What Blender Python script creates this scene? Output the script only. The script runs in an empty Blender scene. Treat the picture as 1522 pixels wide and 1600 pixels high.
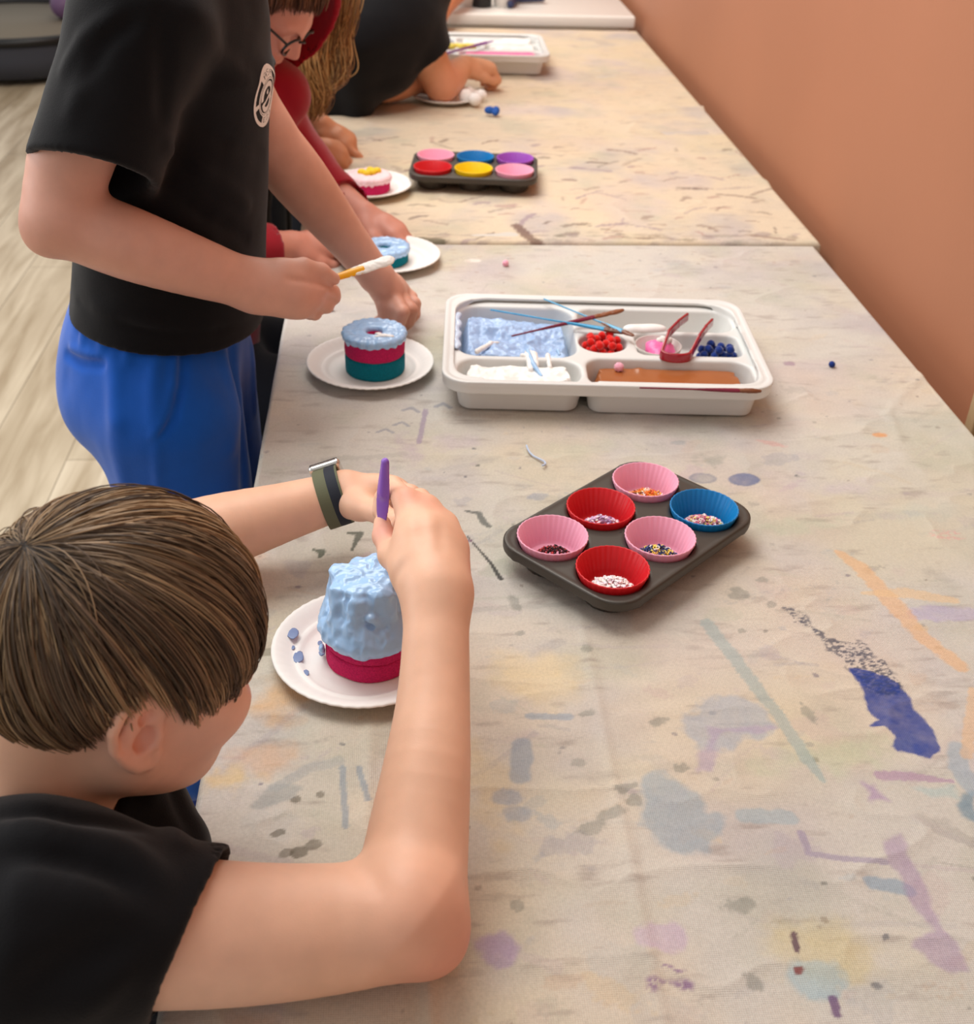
import bpy, math, random
import numpy as np
from mathutils import Vector, Matrix
random.seed(7)
rng = np.random.default_rng(11)
SC = bpy.context.scene
COL = SC.collection
TZ = 0.75                      # table top height

# ---------------------------------------------------------------- camera
CAM = np.array([0, 0, 1.47])
FPX = 1828.0
_pi, _ya, _ro = [math.radians(v) for v in (33.09, 5.158, 2.098)]
_cy, _sy, _cp, _sp = math.cos(_ya), math.sin(_ya), math.cos(_pi), math.sin(_pi)
FW = np.array([_sy*_cp, _cy*_cp, -_sp])
_r = np.array([_cy, -_sy, 0.0])
_u = np.cross(_r, FW)
RT = math.cos(_ro)*_r + math.sin(_ro)*_u
UP = -math.sin(_ro)*_r + math.cos(_ro)*_u


def ray(px, py):
    return FW + RT*(px-761)/FPX + UP*(800-py)/FPX


def D(px, py, d):
    return CAM + ray(px, py)*d


def Zp(px, py, z=TZ):
    r = ray(px, py)
    return CAM + r*((z-CAM[2])/r[2])


def Yp(px, py, y):
    r = ray(px, py)
    return CAM + r*((y-CAM[1])/r[1])


cam_d = bpy.data.cameras.new('camera')
cam = bpy.data.objects.new('camera', cam_d)
COL.objects.link(cam)
cam.matrix_world = Matrix(((RT[0], UP[0], -FW[0], CAM[0]), (RT[1], UP[1], -FW[1], CAM[1]),
                           (RT[2], UP[2], -FW[2], CAM[2]), (0, 0, 0, 1)))
cam_d.sensor_fit = 'HORIZONTAL'
cam_d.sensor_width = 36
cam_d.lens = 36*FPX/1522
cam_d.clip_start = 0.05
cam_d.dof.use_dof = True
cam_d.dof.focus_distance = 1.05
cam_d.dof.aperture_fstop = 10.0
SC.camera = cam
SC.view_settings.view_transform = 'Standard'
SC.view_settings.look = 'None'
SC.view_settings.gamma = 1
SC.view_settings.use_curve_mapping = False


# ---------------------------------------------------------------- noise (numpy)
def _hash(ix, iy, iz, seed):
    h = (ix.astype(np.int64)*374761393 + iy.astype(np.int64)*668265263 + iz.astype(np.int64)*2147483647
         + seed*1274126177) & 0xffffffff
    h = ((h ^ (h >> 13))*1274126177) & 0xffffffff
    h = (h ^ (h >> 16)) & 0xffffffff
    return h/4294967295.0


def vnoise(P, seed=0):
    """value noise in -1..1, P (..., 2 or 3)"""
    P = np.asarray(P, float)
    if P.shape[-1] == 2:
        P = np.concatenate([P, np.zeros(P.shape[:-1]+(1,))], -1)
    i = np.floor(P)
    f = P-i
    f = f*f*(3-2*f)
    i = i.astype(np.int64)
    r = 0
    for dx in (0, 1):
        wx = f[..., 0] if dx else 1-f[..., 0]
        for dy in (0, 1):
            wy = f[..., 1] if dy else 1-f[..., 1]
            for dz in (0, 1):
                wz = f[..., 2] if dz else 1-f[..., 2]
                r = r + wx*wy*wz*_hash(i[..., 0]+dx, i[..., 1]+dy, i[..., 2]+dz, seed)
    return r*2-1


def fbm(P, oct=4, seed=0, lac=2.03, gain=0.5):
    P = np.asarray(P, float)
    a, s, t = 1.0, 0.0, 0.0
    for o in range(oct):
        s = s + a*vnoise(P, seed+o*17)
        t += a
        P = P*lac
        a *= gain
    return s/t


# ---------------------------------------------------------------- objects
def s2l(c):
    """sRGB 0..255 to linear"""
    return tuple(((v/255)/12.92 if v/255 <= 0.04045 else (((v/255)+0.055)/1.055)**2.4) for v in c)


def link(o, parent=None):
    COL.objects.link(o)
    if parent is not None:
        o.parent = parent
    return o


def tag(o, label=None, cat=None, group=None, kind=None):
    if label: o['label'] = label
    if cat: o['category'] = cat
    if group: o['group'] = group
    if kind: o['kind'] = kind
    return o


def thing(name, label, cat, loc=(0, 0, 0), rz=0.0, group=None):
    o = bpy.data.objects.new(name, None)
    o.empty_display_size = 0.05
    link(o)
    o.location = loc
    o.rotation_euler = (0, 0, rz)
    return tag(o, label, cat, group)


def mesh_obj(name, V, Fc, mat, parent=None, smooth=True, cols=None, world=True):
    """V in world coordinates when world is True (converted to the parent's space)"""
    me = bpy.data.meshes.new(name)
    V = np.asarray(V, float)
    if parent is not None and world:
        M = np.array(wmat(parent).inverted())
        V = V @ M[:3, :3].T + M[:3, 3]
    if isinstance(Fc, np.ndarray):
        n, k = Fc.shape
        me.vertices.add(len(V))
        me.vertices.foreach_set('co', V.astype(np.float32).ravel())
        me.loops.add(n*k)
        me.loops.foreach_set('vertex_index', Fc.astype(np.int32).ravel())
        me.polygons.add(n)
        me.polygons.foreach_set('loop_start', np.arange(0, n*k, k, dtype=np.int32))
        me.polygons.foreach_set('loop_total', np.full(n, k, dtype=np.int32))
        me.update(calc_edges=True)
        me.validate()
    else:
        me.from_pydata(V.tolist(), [], Fc)
        me.update()
    if smooth:
        me.polygons.foreach_set('use_smooth', np.ones(len(me.polygons), dtype=bool))
    if cols is not None:
        for an, arr in cols.items():
            a = me.attributes.new(an, 'FLOAT_COLOR', 'POINT')
            arr = np.asarray(arr, np.float32)
            if arr.shape[1] == 3:
                arr = np.concatenate([arr, np.ones((len(arr), 1), np.float32)], 1)
            a.data.foreach_set('color', arr.ravel())
    if mat is not None:
        me.materials.append(mat)
    o = bpy.data.objects.new(name, me)
    return link(o, parent)


def wmat(o):
    M = Matrix.LocRotScale(o.location, o.rotation_euler, o.scale)
    return (wmat(o.parent) @ M) if o.parent else M


def copy_tree(o, parent=None, mats=None):
    c = o.copy()
    COL.objects.link(c)
    if parent is not None:
        c.parent = parent
    for ch in list(o.children):
        copy_tree(ch, c)
    return c


# --- polygon mesh collector
class MB:
    def __init__(s):
        s.v, s.f = [], []

    def add(s, V, Fc):
        b = len(s.v)
        s.v += [tuple(v) for v in V]
        s.f += [tuple(b+i for i in q) for q in Fc]
        return s

    def box(s, c, h, rz=0.0, bev=0.0):
        cx, cy, cz = c
        ca, sa = math.cos(rz), math.sin(rz)
        hx, hy, hz = h
        b = min(bev, hx*.9, hy*.9, hz*.9)
        if b <= 0:
            rings = [(-hz, 0), (hz, 0)]
        else:
            rings = [(-hz, b), (-hz+b*.3, b*.3), (-hz+b, 0), (hz-b, 0), (hz-b*.3, b*.3), (hz, b)]
        V = []
        n = None
        for z, ins in rings:
            ax, ay = hx-ins, hy-ins
            rr = b if b > 0 else 0
            pts = []
            if rr > 0:
                for q in range(4):
                    sx, sy = ((1, 1), (-1, 1), (-1, -1), (1, -1))[q]
                    for k in range(4):
                        a = math.pi/2*q + math.pi/2*k/3
                        r2 = max(rr-ins*.5, rr*.3)
                        pts.append((sx*(ax-r2)+r2*math.cos(a), sy*(ay-r2)+r2*math.sin(a)))
            else:
                pts = [(ax, ay), (-ax, ay), (-ax, -ay), (ax, -ay)]
            n = len(pts)
            for x, y in pts:
                V.append((cx+ca*x-sa*y, cy+sa*x+ca*y, cz+z))
        Fc = []
        for i in range(len(rings)-1):
            for k in range(n):
                Fc.append((i*n+k, i*n+(k+1) % n, (i+1)*n+(k+1) % n, (i+1)*n+k))
        Fc.append(tuple(reversed(range(n))))
        Fc.append(tuple(range((len(rings)-1)*n, len(rings)*n)))
        return s.add(V, Fc)

    def lathe(s, prof, c=(0, 0, 0), n=48, sx=1.0, sy=1.0, cap0=False, cap1=False):
        V, Fc = [], []
        for (r, z) in prof:
            for k in range(n):
                a = 2*math.pi*k/n
                V.append((c[0]+r*sx*math.cos(a), c[1]+r*sy*math.sin(a), c[2]+z))
        for i in range(len(prof)-1):
            for k in range(n):
                Fc.append((i*n+k, i*n+(k+1) % n, (i+1)*n+(k+1) % n, (i+1)*n+k))
        if cap0: Fc.append(tuple(reversed(range(n))))
        if cap1: Fc.append(tuple(range((len(prof)-1)*n, len(prof)*n)))
        return s.add(V, Fc)

    def tube(s, pts, rad, n=8, flat=1.0, upv=(0, 0, 1)):
        """tube along pts; rad scalar or list; flat squashes across the up direction"""
        P = np.asarray(pts, float)
        m = len(P)
        rad = [rad]*m if np.isscalar(rad) else rad
        T = np.gradient(P, axis=0)
        T /= np.linalg.norm(T, axis=1)[:, None]+1e-12
        V, Fc = [], []
        upv = np.asarray(upv, float)
        for i in range(m):
            t = T[i]
            a = np.cross(upv, t)
            if np.linalg.norm(a) < 1e-4: a = np.cross((1, 0, 0.1), t)
            a /= np.linalg.norm(a)
            b = np.cross(t, a)
            for k in range(n):
                an = 2*math.pi*k/n
                V.append(P[i]+rad[i]*(math.cos(an)*a+flat*math.sin(an)*b))
        for i in range(m-1):
            for k in range(n):
                Fc.append((i*n+k, i*n+(k+1) % n, (i+1)*n+(k+1) % n, (i+1)*n+k))
        Fc.append(tuple(reversed(range(n))))
        Fc.append(tuple(range((m-1)*n, m*n)))
        return s.add(V, Fc)

    def ball(s, c, r, nu=12, nv=8, sq=(1, 1, 1), jit=0.0):
        V, Fc = [], []
        for j in range(nv+1):
            th = math.pi*j/nv
            for k in range(nu):
                a = 2*math.pi*k/nu
                rr = r*(1+jit*random.uniform(-1, 1)) if 0 < j < nv else r
                V.append((c[0]+rr*sq[0]*math.sin(th)*math.cos(a), c[1]+rr*sq[1]*math.sin(th)*math.sin(a), c[2]+rr*sq[2]*math.cos(th)))
        for j in range(nv):
            for k in range(nu):
                Fc.append((j*nu+k, (j+1)*nu+k, (j+1)*nu+(k+1) % nu, j*nu+(k+1) % nu))
        return s.add(V, Fc)

    def build(s, name, mat, parent=None, smooth=True, world=True, cols=None):
        return mesh_obj(name, s.v, s.f, mat, parent, smooth, cols, world)


# ---------------------------------------------------------------- materials
def new_mat(name):
    m = bpy.data.materials.new(name)
    m.use_nodes = True
    nt = m.node_tree
    b = nt.nodes['Principled BSDF']
    return m, nt, b


def simple(name, col, rough=0.5, spec=0.5, noise=0.0, nscale=40.0, bump=0.0, bscale=200.0, metal=0.0, sss=0.0,
           trans=0.0, coat=0.0, sheen=0.0, attr=None, ior=1.45, sssr=(1, .4, .25)):
    m, nt, b = new_mat(name)
    c = s2l(col)
    b.inputs['Base Color'].default_value = (*c, 1)
    b.inputs['Roughness'].default_value = rough
    b.inputs['Specular IOR Level'].default_value = spec
    b.inputs['Metallic'].default_value = metal
    b.inputs['IOR'].default_value = ior
    if trans: b.inputs['Transmission Weight'].default_value = trans
    if coat:
        b.inputs['Coat Weight'].default_value = coat
        b.inputs['Coat Roughness'].default_value = 0.12
    if sheen:
        b.inputs['Sheen Weight'].default_value = sheen
        b.inputs['Sheen Roughness'].default_value = 0.5
    if sss:
        b.inputs['Subsurface Weight'].default_value = sss
        b.inputs['Subsurface Radius'].default_value = sssr
        b.inputs['Subsurface Scale'].default_value = 0.006
    tc = nt.nodes.new('ShaderNodeTexCoord')
    src = None
    if attr:
        a = nt.nodes.new('ShaderNodeAttribute')
        a.attribute_name = attr
        src = a.outputs['Color']
        nt.links.new(src, b.inputs['Base Color'])
    if noise:
        n = nt.nodes.new('ShaderNodeTexNoise')
        n.inputs['Scale'].default_value = nscale
        n.inputs['Detail'].default_value = 4
        nt.links.new(tc.outputs['Object'], n.inputs['Vector'])
        mr = nt.nodes.new('ShaderNodeMapRange')
        mr.inputs['From Min'].default_value = 0.3
        mr.inputs['From Max'].default_value = 0.7
        mr.inputs['To Min'].default_value = 1-noise
        mr.inputs['To Max'].default_value = 1+noise
        nt.links.new(n.outputs['Fac'], mr.inputs['Value'])
        mx = nt.nodes.new('ShaderNodeMix')
        mx.data_type = 'RGBA'
        mx.blend_type = 'MULTIPLY'
        mx.inputs['Factor'].default_value = 1
        mx.inputs['A'].default_value = (*c, 1)
        if src: nt.links.new(src, mx.inputs['A'])
        nt.links.new(mr.outputs['Result'], mx.inputs['B'])
        nt.links.new(mx.outputs['Result'], b.inputs['Base Color'])
    if bump:
        n2 = nt.nodes.new('ShaderNodeTexNoise')
        n2.inputs['Scale'].default_value = bscale
        n2.inputs['Detail'].default_value = 3
        nt.links.new(tc.outputs['Object'], n2.inputs['Vector'])
        bp = nt.nodes.new('ShaderNodeBump')
        bp.inputs['Strength'].default_value = bump
        bp.inputs['Distance'].default_value = 0.002
        nt.links.new(n2.outputs['Fac'], bp.inputs['Height'])
        nt.links.new(bp.outputs['Normal'], b.inputs['Normal'])
    return m


# ---------------------------------------------------------------- implicit surfaces
class SDF:
    """a list of soft blended primitives meshed into one continuous surface"""

    def __init__(s, k=0.012):
        s.p = []
        s.k = k
        s.cre = []
        s.clip = []
        s.disp = None
        s.dmax = 0.0

    def rc(s, a, b, ra, rb=None, k=None, op='u'):
        rb = ra if rb is None else rb
        s.p.append(dict(t='rc', a=np.array(a, float), b=np.array(b, float), ra=ra, rb=rb, k=s.k if k is None else k, op=op))
        return s

    def chain(s, pts, rad, k=None, op='u', kin=.004, sm=False):
        P, r = np.array(pts, float), np.array(rad, float)
        if sm and len(P) > 2:
            n = len(P)
            P2, r2 = [], []
            for i in range(n-1):
                p0, p1, p2, p3 = P[max(i-1, 0)], P[i], P[i+1], P[min(i+2, n-1)]
                q0, q1, q2, q3 = r[max(i-1, 0)], r[i], r[i+1], r[min(i+2, n-1)]
                for f in (0, .25, .5, .75):
                    w = (.5*(-f+2*f*f-f**3), .5*(2-5*f*f+3*f**3), .5*(f+4*f*f-3*f**3), .5*(f**3-f*f))
                    P2.append(w[0]*p0+w[1]*p1+w[2]*p2+w[3]*p3)
                    r2.append(w[0]*q0+w[1]*q1+w[2]*q2+w[3]*q3)
            P, r = np.array(P2+[P[-1]]), np.array(r2+[r[-1]])
        s.p.append(dict(t='ch', P=P, r=r, kin=kin, k=s.k if k is None else k, op=op))
        return s

    def surf(s, px, py):
        """point of the surface met by a line of sight, for laying folds on the cloth"""
        if getattr(s, '_bvh', None) is None:
            from mathutils.bvhtree import BVHTree
            V, Fc = s.mesh(.008, 1)
            s._bvh = BVHTree.FromPolygons([tuple(v) for v in V], [tuple(int(i) for i in f) for f in Fc])
        h = s._bvh.ray_cast(Vector(CAM), Vector(ray(px, py)).normalized())
        return None if h[0] is None else np.array(h[0])

    def folds(s, lines):
        L = []
        for pts, amp, w in lines:
            q = [s.surf(*p) for p in pts]
            L += [(a, b, amp, w) for a, b in zip(q[:-1], q[1:]) if a is not None and b is not None]
        for l in L: s.crease(*l)
        s.dmax = min(s.dmax, .012)
        return s

    def el(s, c, r, M=None, k=None, op='u'):
        s.p.append(dict(t='el', c=np.array(c, float), r=np.array(r, float), M=np.eye(3) if M is None else np.asarray(M, float),
                        k=s.k if k is None else k, op=op))
        return s

    def bx(s, c, h, rr, M=None, k=None, op='u'):
        s.p.append(dict(t='bx', c=np.array(c, float), h=np.array(h, float)-rr, rr=rr, M=np.eye(3) if M is None else np.asarray(M, float),
                        k=s.k if k is None else k, op=op))
        return s

    def cyl(s, a, b, ra, rb=None, na=None, nb=None, sqv=None, sqf=1.0, rr=.003, k=None, op='u'):
        a, b = np.array(a, float), np.array(b, float)
        ax = nrm(b-a)
        s.p.append(dict(t='cyl', a=a, b=b, ra=ra, rb=ra if rb is None else rb, na=-ax if na is None else nrm(na), nb=ax if nb is None else nrm(nb),
                        sqv=None if sqv is None else nrm(sqv), sqf=sqf, rr=rr, k=s.k if k is None else k, op=op))
        return s

    def crease(s, a, b, amp, w):
        """a fold line: positive amp raises a ridge, negative presses a groove"""
        s.cre.append((np.array(a, float), np.array(b, float), amp, w))
        s.dmax += abs(amp)*0.5
        return s

    def ev(s, q, P):
        if q['t'] == 'rc':
            ba = q['b']-q['a']
            pa = P-q['a']
            L = ba@ba+1e-12
            t = np.clip(pa@ba/L, 0, 1)
            d = pa-t[:, None]*ba
            return np.sqrt((d*d).sum(1)) - (q['ra']+t*(q['rb']-q['ra']))
        if q['t'] == 'ch':
            out = None
            for i in range(len(q['P'])-1):
                a, b, ra, rb = q['P'][i], q['P'][i+1], q['r'][i], q['r'][i+1]
                ba = b-a
                pa = P-a
                t = np.clip(pa@ba/(ba@ba+1e-12), 0, 1)
                d = pa-t[:, None]*ba
                d = np.sqrt((d*d).sum(1))-(ra+t*(rb-ra))
                out = d if out is None else np.minimum(out, d)
            return out
        if q['t'] == 'cyl':
            c = (q['a']+q['b'])/2
            ba = q['b']-q['a']
            t = np.clip((P-q['a'])@ba/(ba@ba), -.3, 1.3)
            x = P-q['a']-t[:, None]*ba
            if q['sqv'] is not None: x = x-(x@q['sqv'])[:, None]*q['sqv']*(1-1/q['sqf'])
            rr = q['rr']
            d1 = np.sqrt((x*x).sum(1))-(q['ra']+t*(q['rb']-q['ra']))+rr
            d2 = np.maximum((P-q['a'])@q['na'], (P-q['b'])@q['nb'])+rr
            return np.hypot(np.maximum(d1, 0), np.maximum(d2, 0))+np.minimum(np.maximum(d1, d2), 0)-rr
        x = (P-q['c'])@q['M']            # columns of M are the local axes
        if q['t'] == 'el':
            k0 = np.sqrt(((x/q['r'])**2).sum(1))+1e-9
            k1 = np.sqrt(((x/q['r']**2)**2).sum(1))+1e-9
            return k0*(k0-1)/k1
        w = np.abs(x)-q['h']
        return np.sqrt((np.maximum(w, 0)**2).sum(1))+np.minimum(w.max(1), 0)-q['rr']

    def fold(s, ds, ps, n):
        d = np.full(n, 9.0)
        for q, e in zip(ps, ds):
            k = q['k']
            if q['op'] == 'u':
                h = np.maximum(k-np.abs(d-e), 0)/k
                d = np.minimum(d, e)-h*h*k*0.25
            else:
                e = -e
                h = np.maximum(k-np.abs(d-e), 0)/k
                d = np.maximum(d, e)+h*h*k*0.25
        return d

    def bounds(s):
        lo, hi = np.full(3, 9e9), np.full(3, -9e9)
        for q in s.p:
            if q['op'] != 'u': continue
            if q['t'] == 'ch':
                pts = [(q['P']-q['r'][:, None]).min(0), (q['P']+q['r'][:, None]).max(0)]
            elif q['t'] in ('rc', 'cyl'):
                m = max(q['ra'], q['rb'])*max(1, q.get('sqf', 1))
                pts = [q['a']-m, q['a']+m, q['b']-m, q['b']+m]
            else:
                m = np.abs(q['M'])@(q['r'] if q['t'] == 'el' else q['h']+q['rr'])
                pts = [q['c']-m, q['c']+m]
            for p in pts:
                lo = np.minimum(lo, p)
                hi = np.maximum(hi, p)
        return lo, hi

    def mesh(s, vox=0.003, smooth=2):
        B = 12
        lo, hi = s.bounds()
        lo = lo-vox*3-s.dmax
        hi = hi+vox*3+s.dmax
        nb = np.ceil((hi-lo)/(vox*B)).astype(int)
        hd = vox*B*math.sqrt(3)/2
        gi = np.stack(np.meshgrid(*[np.arange(n) for n in nb], indexing='ij'), -1).reshape(-1, 3)
        C = lo+(gi+0.5)*vox*B
        DS = np.stack([s.ev(q, C) for q in s.p])
        d = s.fold(DS, s.p, len(C))
        kmax = max(q['k'] for q in s.p)
        for (o, n) in s.clip: d = np.maximum(d, (C-o)@n)
        act = np.nonzero(np.abs(d) < hd*1.35+kmax*.3+s.dmax)[0]
        isu = np.array([q['op'] == 'u' for q in s.p])
        g = np.arange(B+1)*vox
        G = np.stack(np.meshgrid(g, g, g, indexing='ij'), -1).reshape(-1, 3)
        NX, NY, NZ = nb*B+3
        ids, verts, quads = [], [], []
        off = np.array([[0, 0, 0], [1, 0, 0], [0, 1, 0], [1, 1, 0], [0, 0, 1], [1, 0, 1], [0, 1, 1], [1, 1, 1]])
        edges = [(0, 1), (2, 3), (4, 5), (6, 7), (0, 2), (1, 3), (4, 6), (5, 7), (0, 4), (1, 5), (2, 6), (3, 7)]
        for bi in act:
            dc = DS[:, bi]
            dm = dc[isu].min()
            keep = [i for i in range(len(s.p)) if (dc[i] < dm+2.3*hd+s.p[i]['k']*1.5 if isu[i] else dc[i] < hd*1.4+s.p[i]['k'])]
            ps = [s.p[i] for i in keep]
            P = lo+gi[bi]*B*vox+G
            v = s.fold([s.ev(q, P) for q in ps], ps, len(P))
            for (a, b, amp, w) in s.cre:
                ba = b-a
                if np.linalg.norm(C[bi]-(a+b)/2) > np.linalg.norm(ba)/2+3*w+hd: continue
                pa = P-a
                t = np.clip(pa@ba/(ba@ba), 0, 1)
                q2 = ((pa-t[:, None]*ba)**2).sum(1)
                v = v-amp*np.exp(-q2/(w*w))*np.sin(np.pi*np.clip(t*.8+.1, 0, 1))**.5
            if s.disp is not None: v = v-s.disp(P)
            for (o, n) in s.clip:
                v = np.maximum(v, (P-o)@n)
            if v.min() > 0 or v.max() < 0: continue
            v = v.reshape(B+1, B+1, B+1)
            base = gi[bi]*B
            cs = np.stack([v[o[0]:o[0]+B, o[1]:o[1]+B, o[2]:o[2]+B] for o in off])
            neg = cs < 0
            nn = neg.sum(0)
            idx = np.argwhere((nn > 0) & (nn < 8))
            if len(idx) == 0: continue
            cv = cs[:, idx[:, 0], idx[:, 1], idx[:, 2]]
            acc = np.zeros((len(idx), 3))
            cnt = np.zeros(len(idx))
            for (a, b) in edges:
                va, vb = cv[a], cv[b]
                m = (va < 0) != (vb < 0)
                t = np.where(m, va/(np.where(m, va-vb, 1)), 0)
                acc += m[:, None]*(off[a]+t[:, None]*(off[b]-off[a]))
                cnt += m
            gidx = idx+base+1
            verts.append(lo+(idx+base+acc/cnt[:, None])*vox)
            ids.append(gidx[:, 0]+NX*(gidx[:, 1]+NY*gidx[:, 2].astype(np.int64)))
            for axn in range(3):
                e = [0, 0, 0]
                e[axn] = 1
                v0 = v[:B, :B, :B]
                v1 = v[e[0]:e[0]+B, e[1]:e[1]+B, e[2]:e[2]+B]
                ii = np.argwhere((v0 < 0) != (v1 < 0))
                if len(ii) == 0: continue
                sg = v0[ii[:, 0], ii[:, 1], ii[:, 2]] < 0
                gq = ii+base+1
                b1, b2 = [(1, 2), (2, 0), (0, 1)][axn]
                o1 = np.zeros(3, int); o1[b1] = 1
                o2 = np.zeros(3, int); o2[b2] = 1
                q4 = [gq-o1-o2, gq-o2, gq, gq-o1]
                q4 = np.stack([x[:, 0]+NX*(x[:, 1]+NY*x[:, 2].astype(np.int64)) for x in q4], 1)
                q4[~sg] = q4[~sg][:, ::-1]
                quads.append(q4)
        ids = np.concatenate(ids)
        V = np.concatenate(verts)
        Q = np.concatenate(quads)
        o = np.argsort(ids)
        sid = ids[o]
        pos = np.searchsorted(sid, Q)
        pos = np.clip(pos, 0, len(sid)-1)
        ok = (sid[pos] == Q).all(1)
        Fc = o[pos[ok]]
        # light smoothing
        for _ in range(smooth):
            acc = np.zeros_like(V)
            cnt = np.zeros(len(V))
            for a, b in ((0, 1), (1, 2), (2, 3), (3, 0)):
                np.add.at(acc, Fc[:, a], V[Fc[:, b]])
                np.add.at(acc, Fc[:, b], V[Fc[:, a]])
                np.add.at(cnt, Fc[:, a], 1)
                np.add.at(cnt, Fc[:, b], 1)
            V = V*0.5+0.5*acc/np.maximum(cnt, 1)[:, None]
        return V, Fc


def nrm(v):
    v = np.asarray(v, float)
    return v/(np.linalg.norm(v)+1e-12)


def strands_mesh(paths, rad, n=3, taper=0.35):
    """paths (S, m, 3) -> tubes joined in one mesh; also returns strand index per vertex"""
    paths = np.asarray(paths, float)
    S, m, _ = paths.shape
    T = np.gradient(paths, axis=1)
    T /= np.linalg.norm(T, axis=2)[..., None]+1e-12
    ref = rng.normal(size=(S, 1, 3))
    a = np.cross(T, ref)
    a /= np.linalg.norm(a, axis=2)[..., None]+1e-12
    b = np.cross(T, a)
    rad = np.broadcast_to(np.asarray(rad, float).reshape(-1, 1), (S, 1))
    t = np.linspace(0, 1, m)
    prof = np.where(t < .15, .5+.5*t/.15, 1-(1-taper)*np.clip((t-.5)/.5, 0, 1)**1.5)
    rr = rad*prof[None]
    an = 2*np.pi*np.arange(n)/n
    V = paths[:, :, None, :]+rr[..., None, None]*(np.cos(an)[None, None, :, None]*a[:, :, None, :]+np.sin(an)[None, None, :, None]*b[:, :, None, :])
    V = V.reshape(-1, 3)
    s_, i_, k_ = np.meshgrid(np.arange(S), np.arange(m-1), np.arange(n), indexing='ij')
    base = s_*m*n
    k2 = (k_+1) % n
    Fc = np.stack([base+i_*n+k_, base+i_*n+k2, base+(i_+1)*n+k2, base+(i_+1)*n+k_], -1).reshape(-1, 4)
    return V, Fc, np.repeat(np.arange(S), m*n), np.tile(np.repeat(t, n), S)
# ================================================================ the room
def wood_floor():
    m, nt, b = new_mat('floor_planks')
    N, L = nt.nodes, nt.links
    tc = N.new('ShaderNodeTexCoord')
    mp = N.new('ShaderNodeMapping')
    mp.inputs['Rotation'].default_value = (0, 0, math.radians(-90))
    L.new(tc.outputs['Object'], mp.inputs['Vector'])
    br = N.new('ShaderNodeTexBrick')
    br.offset = 0.37
    br.inputs['Scale'].default_value = 1.0
    br.inputs['Brick Width'].default_value = 1.25
    br.inputs['Row Height'].default_value = 0.20
    br.inputs['Mortar Size'].default_value = 0.0015
    br.inputs['Color1'].default_value = (*s2l((212, 198, 174)), 1)
    br.inputs['Color2'].default_value = (*s2l((188, 172, 146)), 1)
    br.inputs['Mortar'].default_value = (*s2l((140, 124, 102)), 1)
    L.new(mp.outputs['Vector'], br.inputs['Vector'])
    mp2 = N.new('ShaderNodeMapping')
    mp2.inputs['Scale'].default_value = (1.6, 14, 1)
    L.new(mp.outputs['Vector'], mp2.inputs['Vector'])
    no = N.new('ShaderNodeTexNoise')
    no.inputs['Scale'].default_value = 1.3
    no.inputs['Detail'].default_value = 6
    no.inputs['Distortion'].default_value = 0.6
    L.new(mp2.outputs['Vector'], no.inputs['Vector'])
    rp = N.new('ShaderNodeValToRGB')
    rp.color_ramp.elements[0].position = 0.30
    rp.color_ramp.elements[0].color = (*s2l((176, 160, 136)), 1)
    rp.color_ramp.elements[1].position = 0.68
    rp.color_ramp.elements[1].color = (1, 1, 1, 1)
    L.new(no.outputs['Fac'], rp.inputs['Fac'])
    mx = N.new('ShaderNodeMix')
    mx.data_type = 'RGBA'
    mx.blend_type = 'MULTIPLY'
    mx.inputs['Factor'].default_value = 0.75
    L.new(br.outputs['Color'], mx.inputs['A'])
    L.new(rp.outputs['Color'], mx.inputs['B'])
    L.new(mx.outputs['Result'], b.inputs['Base Color'])
    b.inputs['Roughness'].default_value = 0.38
    return m


mb = MB().box((-2.0, 4.0, -0.05), (4.5, 7.0, 0.05))
tag(mb.build('floor', wood_floor(), smooth=False), 'pale beige wood plank floor under the tables', 'floor', kind='structure')

M_wall = simple('wall_paint', (174, 117, 88), rough=0.55, spec=0.35, noise=0.025, nscale=2.5, bump=0.08, bscale=260)
WX = 0.79
mb = MB().box((WX+0.06, 3.6, 1.4), (0.06, 5.4, 1.4))
tag(mb.build('wall_right', M_wall, smooth=False), 'terracotta brown painted wall along the right of the tables', 'wall', kind='structure')
M_trim = simple('trim_paint', (186, 158, 122), rough=0.45, noise=0.05, nscale=8)
mb = MB()
mb.box((WX-0.008, 1.255, 1.05), (0.008, 0.10, 1.05), bev=0.003)
mb.box((WX-0.011, 1.335, 1.05), (0.011, 0.012, 1.05), bev=0.003)
mb.box((WX-0.011, 1.20, 1.05), (0.011, 0.012, 1.05), bev=0.003)
tag(mb.build('trim_1', M_trim, smooth=False), 'beige vertical door trim on the brown wall', 'trim', kind='structure')

# ================================================================ tables and cloths
M_tabletop = simple('laminate', (205, 200, 190), rough=0.4)
M_steel = simple('grey_leg', (90, 92, 95), rough=0.35, metal=0.8)


def folding_table(name, label, x0, x1, y0, y1, ztop, mat, edge=None):
    t = thing(name, label, 'table', ((x0+x1)/2, (y0+y1)/2, 0))
    m = MB().box(((x0+x1)/2, (y0+y1)/2, ztop-0.0175), ((x1-x0)/2, (y1-y0)/2, 0.0175), bev=0.005)
    m.build('tabletop', mat, t)
    for sx in (0, 1):
        for sy in (0, 1):
            x = x0+0.09 if sx == 0 else x1-0.09
            y = y0+0.16 if sy == 0 else y1-0.16
            l = MB().tube([(x, y, 0.0), (x, y, ztop-0.034)], 0.014, 12)
            l.build('leg', M_steel, t)
    for sy in (0, 1):
        y = y0+0.16 if sy == 0 else y1-0.16
        MB().tube([(x0+0.09, y, 0.16), (x1-0.09, y, 0.16)], 0.010, 10).build('leg_brace', M_steel, t)
    return t


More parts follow.
